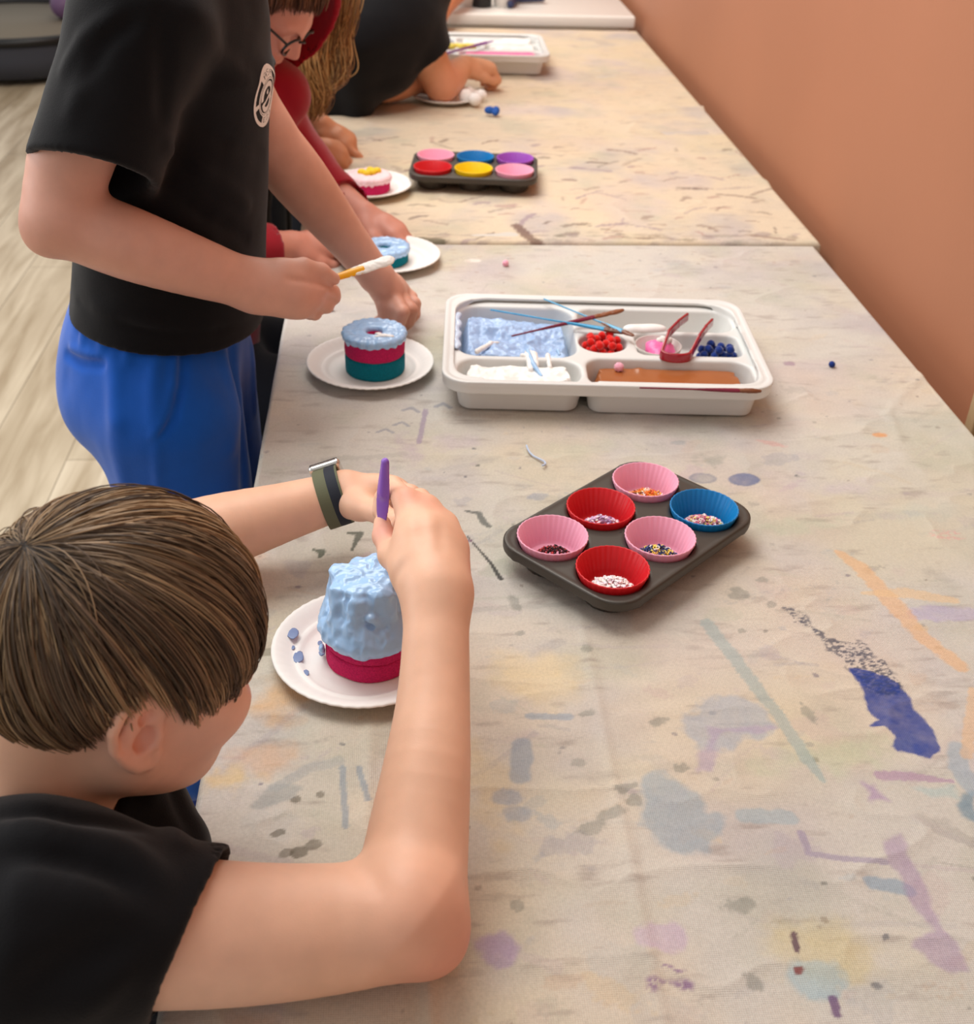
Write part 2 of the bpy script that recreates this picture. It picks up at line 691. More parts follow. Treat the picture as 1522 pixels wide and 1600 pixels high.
TX0, TX1 = -0.160, 0.735
folding_table('craft_table', 'long craft table hidden under the paint-stained canvas where the boy in front sits', TX0, TX1, 0.11, 1.945, TZ-0.003, M_tabletop)
folding_table('craft_table', 'second long craft table under a plainer canvas, behind the near table', TX0, 0.752, 1.972, 3.82, TZ-0.003, M_tabletop)


def cloth_grid(x0, x1, y0, y1, xs, ys, drop, seed, wr=0.0012):
    """canvas laid over a table: returns arrays X,Y (table coordinates) and 3-D points"""
    S, T = np.meshgrid(xs, ys, indexing='ij')
    R = 0.007
    dx0, dx1 = np.maximum(x0-S, 0), np.maximum(S-x1, 0)
    dy0, dy1 = np.maximum(y0-T, 0), np.maximum(T-y1, 0)

    def outw(d):  # outward run for an overhang d
        return R*np.sin(np.clip(d/R, 0, np.pi/2))

    def down(d):
        return np.where(d < R*np.pi/2, R*(1-np.cos(np.clip(d/R, 0, np.pi/2))), R+(d-R*np.pi/2))
    # slight waviness of the hanging skirt
    wav = 0.006*np.sin(T*21+seed)*np.clip(np.maximum(dx0, dx1)/0.12, 0, 1)
    wav2 = 0.006*np.sin(S*23+seed)*np.clip(np.maximum(dy0, dy1)/0.12, 0, 1)
    X = np.clip(S, x0, x1)-outw(dx0)+outw(dx1)-np.where(dx0 > 0, np.abs(wav), 0)+np.where(dx1 > 0, np.abs(wav), 0)*.3
    Y = np.clip(T, y0, y1)-outw(dy0)+outw(dy1)-np.where(dy0 > 0, np.abs(wav2), 0)*.5
    Z = TZ-np.maximum(np.maximum(down(dx0), down(dx1)), np.maximum(down(dy0), down(dy1)))
    top = (np.maximum(np.maximum(dx0, dx1), np.maximum(dy0, dy1)) <= 0)
    P2 = np.stack([S, T], -1)
    n1 = fbm(P2*np.array([7, 16.]), 3, seed)
    n2 = 1-np.abs(fbm(P2*np.array([6, 11.])+5, 3, seed+3))*2.2
    fade = np.clip(np.minimum(np.minimum(S-x0, x1-S), np.minimum(T-y0, y1-T))/0.03, 0, 1)
    Z = Z+np.where(top, wr*(n1*0.8+np.clip(n2, 0, 1)**3*0.9-0.6)*(0.35+0.65*fade), 0)
    return S, T, np.stack([X, Y, Z], -1)


def grid_faces(n, m):
    i, j = np.meshgrid(np.arange(n-1), np.arange(m-1), indexing='ij')
    a = i*m+j
    return np.stack([a, a+m, a+m+1, a+1], -1).reshape(-1, 4)


def px2(pts):
    return [tuple(Zp(x, y, TZ)[:2]) for x, y in pts]


class Paint:
    """paint stains soaked into a canvas, kept as a colour per mesh point"""

    def __init__(s, xs, ys, base):
        s.xs, s.ys = xs, ys
        s.c = np.broadcast_to(np.asarray(base), (len(xs), len(ys), 3)).copy()

    def sl(s, x0, x1, y0, y1):
        return slice(np.searchsorted(s.xs, x0), np.searchsorted(s.xs, x1)), slice(np.searchsorted(s.ys, y0), np.searchsorted(s.ys, y1))

    def blend(s, a, b, al, col):
        s.c[a, b] = s.c[a, b]*(1-al[..., None])+al[..., None]*np.asarray(col)

    def ellipse(s, c, r, ang, col, al, soft=0.35, rough=0.35, seed=0, ring=0.0, dry=0.0):
        m = max(r)*1.5
        a, b = s.sl(c[0]-m, c[0]+m, c[1]-m, c[1]+m)
        X, Y = np.meshgrid(s.xs[a], s.ys[b], indexing='ij')
        if X.size == 0: return
        u, v = X-c[0], Y-c[1]
        ca, sa = math.cos(ang), math.sin(ang)
        u, v = u*ca+v*sa, -u*sa+v*ca
        d = np.sqrt((u/r[0])**2+(v/r[1])**2)
        P2 = np.stack([X, Y], -1)
        k = 1.6/max(min(r), 0.004)
        d = d+rough*fbm(P2*k, 4, seed)
        A = np.clip((1-d)/soft, 0, 1)
        A = A*A*(3-2*A)
        if ring: A = A*(1-ring+ring*np.clip(1-np.abs(d-0.85)/0.3, 0, 1))
        A = A*(0.8+0.2*fbm(P2*90, 3, seed+5))
        if dry: A = A*np.clip(0.5+3.2*(fbm(P2*np.array([260, 420]), 3, seed+9)-dry), 0, 1)
        s.blend(a, b, np.clip(al*A, 0, 1), col)

    def poly(s, pts, col, al, soft=0.004, rough=0.006, seed=0, dry=0.0, ks=60):
        P = np.asarray(pts, float)
        lo, hi = P.min(0)-0.02, P.max(0)+0.02
        a, b = s.sl(lo[0], hi[0], lo[1], hi[1])
        X, Y = np.meshgrid(s.xs[a], s.ys[b], indexing='ij')
        if X.size == 0: return
        ins = np.zeros(X.shape, bool)
        dm = np.full(X.shape, 9.0)
        n = len(P)
        for i in range(n):
            p, q = P[i], P[(i+1) % n]
            e = q-p
            t = np.clip(((X-p[0])*e[0]+(Y-p[1])*e[1])/(e@e+1e-12), 0, 1)
            dm = np.minimum(dm, np.hypot(X-p[0]-t*e[0], Y-p[1]-t*e[1]))
            cr = ((p[1] > Y) != (q[1] > Y)) & (X < (q[0]-p[0])*(Y-p[1])/(q[1]-p[1]+1e-15)+p[0])
            ins ^= cr
        d = np.where(ins, -dm, dm)
        P2 = np.stack([X, Y], -1)
        d = d+rough*fbm(P2*ks, 4, seed)
        A = np.clip(-d/soft+0.5, 0, 1)
        A = A*(0.88+0.12*fbm(P2*120, 3, seed+5))
        if dry: A = A*np.clip(0.5+3.5*(fbm(P2*np.array([300, 460]), 3, seed+9)-dry), 0, 1)
        s.blend(a, b, np.clip(al*A, 0, 1), col)

    def stroke(s, pts, w, col, al, soft=0.3, rough=0.3, seed=0, dry=0.0):
        P = np.asarray(pts, float)
        ws = [w]*len(P) if np.isscalar(w) else w
        m = max(ws)*1.6
        lo, hi = P.min(0)-m, P.max(0)+m
        a, b = s.sl(lo[0], hi[0], lo[1], hi[1])
        X, Y = np.meshgrid(s.xs[a], s.ys[b], indexing='ij')
        if X.size == 0: return
        dm = np.full(X.shape, 9.0)
        for i in range(len(P)-1):
            p, q = P[i], P[i+1]
            e = q-p
            t = np.clip(((X-p[0])*e[0]+(Y-p[1])*e[1])/(e@e+1e-12), 0, 1)
            ww = ws[i]+t*(ws[i+1]-ws[i])
            dm = np.minimum(dm, np.hypot(X-p[0]-t*e[0], Y-p[1]-t*e[1])/ww)
        P2 = np.stack([X, Y], -1)
        d = dm+rough*fbm(P2*1.2/max(min(ws), 0.003), 3, seed)
        A = np.clip((1-d)/soft, 0, 1)
        if dry: A = A*np.clip(0.5+3.2*(fbm(P2*np.array([260, 420]), 3, seed+9)-dry), 0, 1)
        s.blend(a, b, np.clip(al*A, 0, 1), col)


def cr5(pts):            # points read in an enlarged crop of the cloth
    return px2([(700+x/1.8516, 900+y/1.8516) for x, y in pts])


def canvas_mat(name):
    m, nt, b = new_mat(name)
    N, L = nt.nodes, nt.links
    a = N.new('ShaderNodeAttribute')
    a.attribute_name = 'stain'
    tc = N.new('ShaderNodeTexCoord')
    n = N.new('ShaderNodeTexNoise')
    n.inputs['Scale'].default_value = 420
    n.inputs['Detail'].default_value = 3
    L.new(tc.outputs['Object'], n.inputs['Vector'])
    mr = N.new('ShaderNodeMapRange')
    mr.inputs['From Min'].default_value = .3
    mr.inputs['From Max'].default_value = .7
    mr.inputs['To Min'].default_value = .93
    mr.inputs['To Max'].default_value = 1.06
    L.new(n.outputs['Fac'], mr.inputs['Value'])
    mx = N.new('ShaderNodeMix')
    mx.data_type = 'RGBA'
    mx.blend_type = 'MULTIPLY'
    mx.inputs['Factor'].default_value = 1
    L.new(a.outputs['Color'], mx.inputs['A'])
    L.new(mr.outputs['Result'], mx.inputs['B'])
    L.new(mx.outputs['Result'], b.inputs['Base Color'])
    b.inputs['Roughness'].default_value = 0.85
    b.inputs['Specular IOR Level'].default_value = 0.2
    w1 = N.new('ShaderNodeTexWave')
    w1.bands_direction = 'X'
    w1.inputs['Scale'].default_value = 190
    w1.inputs['Distortion'].default_value = 1.5
    w2 = N.new('ShaderNodeTexWave')
    w2.bands_direction = 'Y'
    w2.inputs['Scale'].default_value = 190
    w2.inputs['Distortion'].default_value = 1.5
    L.new(tc.outputs['Object'], w1.inputs['Vector'])
    L.new(tc.outputs['Object'], w2.inputs['Vector'])
    ad = N.new('ShaderNodeMath')
    L.new(w1.outputs['Fac'], ad.inputs[0])
    L.new(w2.outputs['Fac'], ad.inputs[1])
    n3 = N.new('ShaderNodeTexNoise')
    n3.inputs['Scale'].default_value = 160
    n3.inputs['Detail'].default_value = 5
    L.new(tc.outputs['Object'], n3.inputs['Vector'])
    ad2 = N.new('ShaderNodeMath')
    ad2.operation = 'MULTIPLY_ADD'
    ad2.inputs[1].default_value = 2.5
    L.new(n3.outputs['Fac'], ad2.inputs[0])
    L.new(ad.outputs[0], ad2.inputs[2])
    bp = N.new('ShaderNodeBump')
    bp.inputs['Strength'].default_value = 0.35
    bp.inputs['Distance'].default_value = 0.0006
    L.new(ad2.outputs[0], bp.inputs['Height'])
    L.new(bp.outputs['Normal'], b.inputs['Normal'])
    return m


M_canvas = canvas_mat('canvas')
CB = np.array(s2l((203, 197, 187)))
PAL = [s2l(c) for c in ((150, 160, 172), (168, 152, 172), (196, 170, 166), (214, 186, 140), (150, 152, 138), (172, 178, 152),
                        (146, 166, 176), (196, 160, 130), (122, 118, 112), (186, 160, 176), (140, 142, 160))]


def cloth_base(pt, S, T, seed):
    P2 = np.stack([S, T], -1)
    for k, (col, sc, al) in enumerate(((s2l((198, 184, 182)), 7, .6), (s2l((206, 194, 158)), 6, .40), (s2l((176, 170, 172)), 9, .5),
                                       (s2l((220, 196, 164)), 5, .38), (s2l((178, 178, 158)), 11, .4))):
        A = np.clip(fbm(P2*sc+k*13.7, 5, seed+k*7)*2.1-0.15, 0, 1)*al
        pt.c = pt.c*(1-A[..., None])+A[..., None]*np.asarray(col)
    # fine horizontal scuffs
    A = np.clip(fbm(P2*np.array([28, 120.]), 4, seed+50)*2.5-0.75, 0, 1)*.4
    pt.c = pt.c*(1-A[..., None])+A[..., None]*np.asarray(s2l((140, 124, 116)))


# ---- near canvas
xs = np.concatenate([np.linspace(-0.36, TX0-0.012, 22), np.arange(TX0-0.0115, TX1+0.0115, 0.0017), np.linspace(TX1+0.012, TX1+0.2, 20)])
ys = np.concatenate([np.linspace(-0.08, 0.10, 16), np.arange(0.105, 0.44, 0.006), np.arange(0.44, 1.0, 0.0015), np.arange(1.0, 1.953, 0.0024), np.linspace(1.956, 2.1, 16)])
S, T, P3 = cloth_grid(TX0, TX1, 0.11, 1.945, xs, ys, 0.2, 3, wr=0.0022)
# two pressed fold lines running along the table
for xf, am, y0, y1 in ((0.017, 0.0035, 0.40, 0.60), (0.175, 0.0016, 0.30, 0.95), (-0.03, 0.002, 0.6, 0.8)):
    P3[..., 2] += am*np.exp(-((S-xf-0.01*(T-.5))/0.006)**2)*np.clip((T-y0)/.05, 0, 1)*np.clip((y1-T)/.08, 0, 1)
for pa, am, w in ((((1180, 588), (1290, 592), (1372, 604)), .0022, .004), (((1385, 650), (1410, 615), (1445, 585)), .0024, .004), (((1200, 640), (1262, 618)), .0020, .003), (((1392, 648), (1402, 672), (1408, 690)), .002, .004),
                  (((1290, 720), (1400, 735)), .0012, .004), (((1180, 800), (1300, 780)), .0014, .003), (((640, 660), (760, 650)), .0014, .004), (((440, 1110), (500, 1150), (545, 1200)), .0022, .005),
                  (((740, 990), (860, 1000)), .0012, .004), (((1380, 1075), (1500, 1060)), .0012, .003), (((960, 1120), (1100, 1100)), .0012, .004), (((980, 1320), (990, 1460), (985, 1590)), .0012, .005), (((1280, 1400), (1290, 1580)), .001, .005),
                  (((690, 400), (900, 420)), .0016, .006), (((1000, 430), (1200, 415)), .0016, .006)):
    q2 = np.array(px2(pa))
    dd = np.full(S.shape, 9.0)
    for a_, b_ in zip(q2[:-1], q2[1:]):
        e_ = b_-a_
        t_ = np.clip(((S-a_[0])*e_[0]+(T-a_[1])*e_[1])/(e_@e_), 0, 1)
        dd = np.minimum(dd, np.hypot(S-a_[0]-t_*e_[0], T-a_[1]-t_*e_[1]))
    P3[..., 2] += .75*am*np.exp(-(dd/(w*1.9)+.5*fbm(np.stack([S, T], -1)*60, 2, 71))**2)*(.6+.8*np.clip(fbm(np.stack([S, T], -1)*25, 2, 72)+.3, 0, 1))
pt = Paint(xs, ys, CB)
cloth_base(pt, S, T, 21)
R2 = random.Random(5)
for i in range(950):
    x, y = R2.uniform(-0.2, 0.75), 0.45+1.5*R2.random()**1.15
    far = y > 1.25
    col = np.array(R2.choice(PAL))
    al = R2.uniform(.08, .36)*(0.6 if far else 1)
    if R2.random() < .55:
        r = 10**R2.uniform(-2.5, -1.55)
        pt.ellipse((x, y), (r, r*R2.uniform(.25, .9)), R2.uniform(-.8, .8), col, al, rough=.7, soft=.3, seed=i, ring=R2.choice((0, 0, .5)))
    else:
        a = R2.gauss(0.1, .5)
        l = 10**R2.uniform(-2, -1.1)
        pt.stroke([(x-l*math.cos(a), y-l*math.sin(a)), (x, y+R2.uniform(-.004, .004)), (x+l*math.cos(a), y+l*math.sin(a))],
                  10**R2.uniform(-2.9, -2.15), col*R2.uniform(.7, 1), al*.6, seed=i, rough=.5, dry=R2.choice((0, .1)))
for i in range(170):     # small drips and dots
    x, y = R2.uniform(-0.18, 0.74), 0.45+1.5*R2.random()**1.2
    r = 10**R2.uniform(-2.95, -2.4)
    pt.ellipse((x, y), (r*1.3, r), R2.uniform(-1, 1), s2l(R2.choice(((96, 96, 92), (112, 104, 120), (84, 88, 100), (120, 100, 90)))), R2.uniform(.35, .8), rough=.3, seed=i+900)
# soft large patches
for c, r, col, al in (((430, 1095), (.05, .035), (216, 168, 110), .75), ((420, 1180), (.05, .03), (214, 166, 120), .55), ((365, 1215), (.03, .02), (222, 188, 118), .6),
                      ((380, 870), (.03, .02), (214, 170, 130), .5), ((830, 1060), (.06, .05), (226, 204, 158), .7), ((770, 1230), (.03, .09), (214, 190, 140), .5),
                      ((1300, 1480), (.05, .04), (206, 190, 140), .7), ((1300, 1180), (.09, .03), (184, 196, 160), .5), ((1250, 820), (.07, .02), (186, 194, 170), .5),
                      ((1330, 760), (.05, .02), (196, 184, 188), .6), ((700, 690), (.05, .03), (196, 180, 190), .5), ((900, 700), (.08, .03), (198, 196, 172), .5),
                      ((1110, 717), (.028, .018), (150, 150, 140), .75), ((1090, 1010), (.09, .05), (202, 186, 176), .5), ((860, 1180), (.06, .05), (186, 178, 168), .5),
                      ((1440, 800), (.06, .03), (188, 192, 180), .5), ((640, 700), (.02, .05), (186, 168, 180), .5), ((1020, 660), (.1, .03), (200, 190, 180), .4)):
    pt.ellipse(px2([c])[0], r, 0.2, s2l(col), al, soft=.8, rough=.6, seed=int(c[0]))
# dark blue smear with its dry brushed start
pt.poly(cr5([(980, 88), (1010, 100), (1100, 175), (1200, 195), (1285, 268), (1340, 350), (1210, 330), (1150, 255), (1060, 170)]), s2l((74, 76, 92)), .92, dry=-.02, seed=4, rough=.012)
pt.poly(cr5([(1165, 268), (1240, 282), (1290, 300), (1330, 345), (1345, 375), (1385, 410), (1412, 465), (1418, 505), (1400, 535), (1360, 525), (1335, 512), (1300, 508), (1280, 490),
             (1290, 462), (1262, 432), (1225, 432), (1250, 415), (1215, 385), (1205, 335)]), s2l((36, 62, 142)), .97, soft=.002, rough=.005, seed=8)
pt.poly(cr5([(1165, 268), (1240, 275), (1290, 300), (1335, 350), (1300, 352), (1210, 330)]), s2l((60, 70, 110)), .7, dry=.05, seed=12)
# light blue blots and strokes
pt.poly(cr5([(580, 575), (640, 570), (700, 605), (745, 665), (810, 690), (815, 720), (780, 765), (755, 800), (680, 800), (610, 770), (560, 720), (562, 640)]), s2l((150, 166, 176)), .68, soft=.006, seed=14, rough=.01)
pt.poly(cr5([(680, 400), (760, 345), (850, 350), (930, 390), (945, 440), (860, 490), (780, 495), (700, 490), (668, 440)]), s2l((160, 170, 184)), .62, soft=.007, seed=15, rough=.012)
pt.poly(cr5([(745, 480), (760, 440), (820, 430), (950, 440), (790, 460), (760, 560), (725, 560)]), s2l((172, 152, 178)), .6, soft=.004, seed=16)
pt.stroke(cr5([(752, 135), (860, 280), (960, 405), (1040, 530), (1085, 590)]), [.009, .008, .0075, .007, .003], s2l((150, 170, 170)), .55, seed=17)
pt.stroke(cr5([(860, 690), (985, 695)]), .009, s2l((160, 176, 182)), .6, seed=18)
pt.stroke(cr5([(212, 490), (212, 575)]), .011, s2l((140, 154, 168)), .6, seed=19)
pt.ellipse(cr5([(172, 640)])[0], (.016, .010), 0, s2l((150, 160, 174)), .7, seed=20)
pt.ellipse(cr5([(197, 685)])[0], (.014, .011), 0, s2l((150, 160, 174)), .6, seed=22)
pt.stroke(cr5([(235, 405), (350, 405)]), .005, s2l((150, 164, 178)), .6, seed=23)
pt.stroke(cr5([(1230, 885), (1290, 890), (1330, 905)]), .008, s2l((140, 160, 176)), .7, seed=24)
pt.ellipse(cr5([(1060, 1165)])[0], (.024, .02), 0, s2l((160, 184, 192)), .75, seed=25)
pt.poly(cr5([(1465, 660), (1522, 620), (1522, 700), (1490, 690)]), s2l((112, 140, 156)), .8, seed=26)
pt.poly(cr5([(1330, 610), (1470, 600), (1480, 640), (1400, 645)]), s2l((170, 192, 190)), .6, seed=27)
pt.stroke(cr5([(1475, 500), (1480, 560), (1520, 610)]), .010, s2l((150, 170, 184)), .55, seed=271)
# purple strokes
pt.poly(cr5([(1262, 770), (1310, 745), (1330, 800), (1390, 900), (1430, 1000), (1480, 1090), (1502, 1140), (1470, 1150), (1400, 1110), (1350, 1070), (1350, 1040), (1400, 1025), (1340, 930), (1330, 890), (1280, 830)]), s2l((168, 144, 172)), .66, seed=28, rough=.006)
pt.stroke(cr5([(1020, 740), (1045, 800), (1150, 815), (1265, 825)]), .0035, s2l((160, 148, 168)), .7, seed=29)
pt.poly(cr5([(560, 1160), (600, 1150), (705, 1175), (705, 1190), (640, 1190), (600, 1212), (575, 1195)]), s2l((126, 84, 136)), .85, seed=30, rough=.007, dry=-.35)
pt.stroke(cr5([(630, 1133), (680, 1140)]), .003, s2l((130, 90, 140)), .7, seed=31, dry=.02)
pt.poly(cr5([(85, 1070), (150, 1035), (215, 1070), (205, 1120), (140, 1132), (90, 1110)]), s2l((172, 150, 178)), .75, soft=.006, seed=32, rough=.012)
pt.poly(cr5([(1200, 600), (1240, 600), (1280, 650), (1215, 650)]), s2l((172, 144, 178)), .75, seed=33)
pt.stroke(cr5([(1250, 578), (1330, 580), (1460, 592)]), [.006, .006, .002], s2l((178, 148, 170)), .75, seed=34)
pt.ellipse(cr5([(620, 1040)])[0], (.022, .016), 0, s2l((196, 172, 196)), .7, seed=35)
pt.ellipse(cr5([(1440, 105)])[0], (.05, .016), 0, s2l((178, 166, 196)), .7, seed=36)
pt.stroke(cr5([(1115, 1225), (1125, 1265)]), .004, s2l((110, 80, 120)), .85, seed=37)
pt.stroke(cr5([(1002, 1035), (1010, 1080)]), .0028, s2l((90, 60, 80)), .85, seed=38)
pt.ellipse(cr5([(1015, 1138)])[0], (.005, .004), 0, s2l((130, 40, 36)), .9, seed=39)
# grey green dabs
for (x, y, a, b_) in ((403, 397, .010, .006), (380, 535, .010, .008), (515, 612, .018, .008), (415, 725, .018, .011), (400, 212, .008, .008), (845, 50, .016, .014), (938, 80, .010, .009),
                      (852, 155, .007, .005), (910, 10, .010, .008), (1045, 395, .008, .018), (610, 420, .014, .007), (885, 1172, .010, .011), (200, 950, .007, .009), (675, 552, .010, .008),
                      (540, 650, .012, .009), (480, 685, .020, .009), (840, 950, .020, .010), (195, 80, .009, .022), (210, 165, .007, .006), (1420, 205, .006, .004)):
    pt.ellipse(cr5([(x, y)])[0], (a*.8, b_*.8), .3, s2l((126, 128, 120)), .6, rough=.5, seed=int(x))
# orange stroke at the right
pt.stroke(px2([(1312, 862), (1345, 885), (1400, 945), (1440, 990), (1500, 1040)]), [.006, .011, .013, .011, .010], s2l((226, 176, 124)), .58, seed=40)
pt.stroke(px2([(1350, 925), (1420, 925), (1490, 935)]), [.003, .011, .007], s2l((224, 190, 146)), .58, seed=41)
pt.stroke(px2([(1522, 1080), (1510, 1180)]), .006, s2l((224, 180, 130)), .5, seed=42)
pt.ellipse(px2([(1375, 679)])[0], (.012, .007), 0, s2l((222, 146, 74)), .9, seed=43, rough=.1)
pt.ellipse(px2([(1233, 568)])[0], (.010, .009), 0, s2l((160, 134, 150)), .8, seed=44)
pt.ellipse(px2([(1480, 835)])[0], (.022, .012), 0, s2l((222, 150, 150)), .55, seed=45, dry=-.05)
pt.ellipse(px2([(1205, 692)])[0], (.022, .006), -.4, s2l((214, 160, 154)), .6, seed=46)
# round blue discs behind the muffin pan
pt.ellipse(px2([(1163, 749)])[0], (.0205, .0145), 0, s2l((98, 108, 144)), .95, soft=.12, rough=.06, seed=47)
pt.ellipse(px2([(1098, 745)])[0], (.018, .013), 0, s2l((132, 134, 146)), .9, soft=.15, rough=.1, seed=48, ring=.4)
pt.ellipse(px2([(840, 775)])[0], (.014, .009), 0, s2l((156, 160, 172)), .7, seed=49)
pt.ellipse(px2([(1060, 690)])[0], (.012, .007), 0, s2l((150, 156, 160)), .6, seed=50)
# marks by the boy's arm
for (x, y, a, b_) in ((447, 1333, .007, .005), (467, 1331, .008, .007), (489, 1318, .008, .006), (463, 1248, .005, .004), (500, 1240, .004, .004), (435, 1300, .007, .004)):
    pt.ellipse(px2([(x, y)])[0], (a, b_), .5, s2l((104, 98, 84)), .85, rough=.2, seed=int(x), soft=.2)
pt.poly(px2([(388, 1262), (400, 1240), (440, 1225), (470, 1230), (450, 1250), (420, 1265)]), s2l((144, 150, 150)), .6, seed=52)
pt.stroke(px2([(430, 1230), (480, 1200), (530, 1190)]), .006, s2l((158, 162, 162)), .42, seed=53)
pt.stroke(px2([(535, 1200), (540, 1290)]), .003, s2l((130, 146, 160)), .6, seed=54)
pt.stroke(px2([(560, 1200), (575, 1250)]), .003, s2l((130, 146, 160)), .6, seed=55)
pt.stroke(px2([(395, 1020), (440, 1015), (480, 1030)]), .006, s2l((150, 142, 124)), .7, seed=56, dry=0.0)
pt.stroke(px2([(730, 835), (760, 870), (783, 905)]), [.001, .0018, .0032], s2l((60, 60, 58)), .9, seed=57, rough=.2)
pt.stroke(px2([(545, 832), (563, 832), (555, 848), (550, 860)]), [.003, .005, .003, .002], s2l((84, 88, 78)), .85, seed=58)
pt.stroke(px2([(490, 858), (503, 862), (500, 870)]), [.002, .005, .003], s2l((84, 92, 78)), .85, seed=59)
pt.stroke(px2([(728, 797), (748, 800), (756, 815), (765, 822)]), [.002, .004, .005, .003], s2l((90, 94, 90)), .8, seed=60, dry=0)
pt.ellipse(px2([(732, 842)])[0], (.005, .0035), 0, s2l((120, 84, 110)), .8, seed=61)
# marks behind the tray, in front of the blue cake
for x, y, a in ((640, 640, .008), (690, 633, .009), (600, 672, .006), (625, 662, .006)):
    pt.stroke(px2([(x-10, y+2), (x+3, y-3), (x+14, y+3)]), a*.4, s2l((126, 130, 148)), .55, seed=x, dry=0)
pt.stroke(px2([(655, 690), (665, 640)]), .004, s2l((150, 130, 160)), .6, seed=62)
pt.ellipse(px2([(740, 408)])[0], (.016, .008), 0, s2l((240, 232, 222)), .9, seed=63)
pt.ellipse(px2([(760, 610)])[0], (.03, .03), 0, s2l((196, 160, 110)), .5, seed=64, soft=.7)
for i in range(40):
    x, y = R2.uniform(640, 1240), R2.uniform(388, 460)
    pt.ellipse(px2([(x, y)])[0], (.006, .002), 0, s2l((160, 120, 96)), .5, seed=i+70)
cl = mesh_obj('drop_cloth', P3.reshape(-1, 3), grid_faces(len(xs), len(ys)), M_canvas, cols={'stain': pt.c.reshape(-1, 3)})
tag(cl, 'paint-stained beige canvas drop cloth covering the near table, with a dark blue smear', 'drop cloth')

# ---- far canvas
xs = np.concatenate([np.linspace(-0.36, TX0-0.012, 20), np.arange(TX0-0.0115, 0.752+0.0115, 0.0045), np.linspace(0.765, 0.775, 4)])
ys = np.concatenate([np.linspace(1.83, 1.962, 24), np.arange(1.966, 3.835, 0.0055), np.linspace(3.837, 3.98, 12)])
S, T, P3 = cloth_grid(TX0, 0.752, 1.972, 3.82, xs, ys, 0.14, 9, wr=0.0028)
P3[..., 2] += 0.006*np.exp(-((T-2.88-0.03*np.sin(S*9))/0.012)**2)*np.clip((S-.15)/.1, 0, 1)
P3[..., 2] += 0.004*np.exp(-((T-2.40+0.12*S)/0.02)**2)
pt = Paint(xs, ys, np.array(s2l((216, 199, 174))))
cloth_base(pt, S, T, 91)
for i in range(150):
    x, y = R2.uniform(-0.16, 0.75), R2.uniform(1.95, 2.6)
    l = 10**R2.uniform(-2.2, -1.4)
    a = R2.gauss(.2, .6)
    pt.stroke([(x-l*math.cos(a), y-l*math.sin(a)), (x, y+.004), (x+l*math.cos(a), y+l*math.sin(a))], 10**R2.uniform(-2.6, -2.1),
              s2l(R2.choice(((132, 104, 96), (150, 128, 140), (110, 92, 84), (170, 130, 120)))), R2.uniform(.25, .7), seed=i, rough=.5)
pt.stroke(px2([(808, 352), (830, 372), (845, 382)]), .012, s2l((110, 78, 70)), .8, seed=301)
for i in range(60):
    x = R2.uniform(640, 1250)
    pt.ellipse(px2([(x, R2.uniform(364, 381))])[0], (R2.uniform(.008, .03), R2.uniform(.004, .012)), 0, s2l(R2.choice(((120, 100, 88), (112, 112, 96), (136, 118, 124), (150, 128, 110)))), R2.uniform(.2, .55), seed=i+400, rough=.6)
pt.stroke(px2([(650, 372), (690, 376)]), .010, s2l((96, 92, 74)), .8, seed=302)
pt.ellipse(px2([(790, 320)])[0], (.03, .012), .2, s2l((150, 110, 120)), .6, seed=303, dry=0)
cl = mesh_obj('drop_cloth', P3.reshape(-1, 3), grid_faces(len(xs), len(ys)), M_canvas, cols={'stain': pt.c.reshape(-1, 3)})
tag(cl, 'lightly streaked beige canvas drop cloth covering the second table, under the purple and yellow cups', 'drop cloth')

# ================================================================ white table at the far end
M_white_lam = simple('white_laminate', (238, 236, 230), rough=0.3, coat=.2)
t = thing('white_table', 'white table with deep front panel beyond the far end of the canvas', 'table', (0.3, 4.3, 0))
MB().box((0.16, 4.42, 0.765), (0.60, 0.55, 0.018), bev=0.006).build('tabletop', M_white_lam, t)
MB().box((0.16, 3.905, 0.68), (0.585, 0.012, 0.066), bev=0.003).build('front_panel', M_white_lam, t)
for x in (-0.36, 0.68):
    for y in (3.95, 4.88):
        MB().box((x, y, 0.374), (0.02, 0.02, 0.374), bev=0.003).build('leg', M_white_lam, t)

# ================================================================ light and sky
wd = bpy.data.worlds.new('world')
SC.world = wd
wd.use_nodes = True
bg = wd.node_tree.nodes['Background']
bg.inputs['Color'].default_value = (1.0, 0.97, 0.94, 1)
bg.inputs['Strength'].default_value = 0.5


def area(name, loc, target, sx, sy, power, col, label):
    l = bpy.data.lights.new(name, 'AREA')
    l.shape = 'RECTANGLE'
    l.size, l.size_y = sx, sy
    l.energy = power
    l.color = col
    o = bpy.data.objects.new(name, l)
    COL.objects.link(o)
    d = Vector(target)-Vector(loc)
    o.location = loc
    o.rotation_euler = d.to_track_quat('-Z', 'Y').to_euler()
    return o


area('ceiling_light', (-0.55, 1.95, 2.75), (-0.35, 1.6, 0), 1.6, 1.6, 46, (1.0, 0.98, 0.95), '')
area('ceiling_light', (-0.3, 4.2, 2.75), (-0.3, 4.0, 0), 1.4, 1.4, 34, (1.0, 0.92, 0.82), '')
area('window_light', (-3.2, 1.6, 1.9), (0, 1.2, 0.8), 2.2, 1.8, 36, (0.95, 0.97, 1.0), '')
SC.view_settings.exposure = 0.2
# ================================================================ paper plates
M_paper = simple('paper_plate', (243, 240, 235), rough=0.6, bump=0.05, bscale=500)
PLATE_R = 0.0865


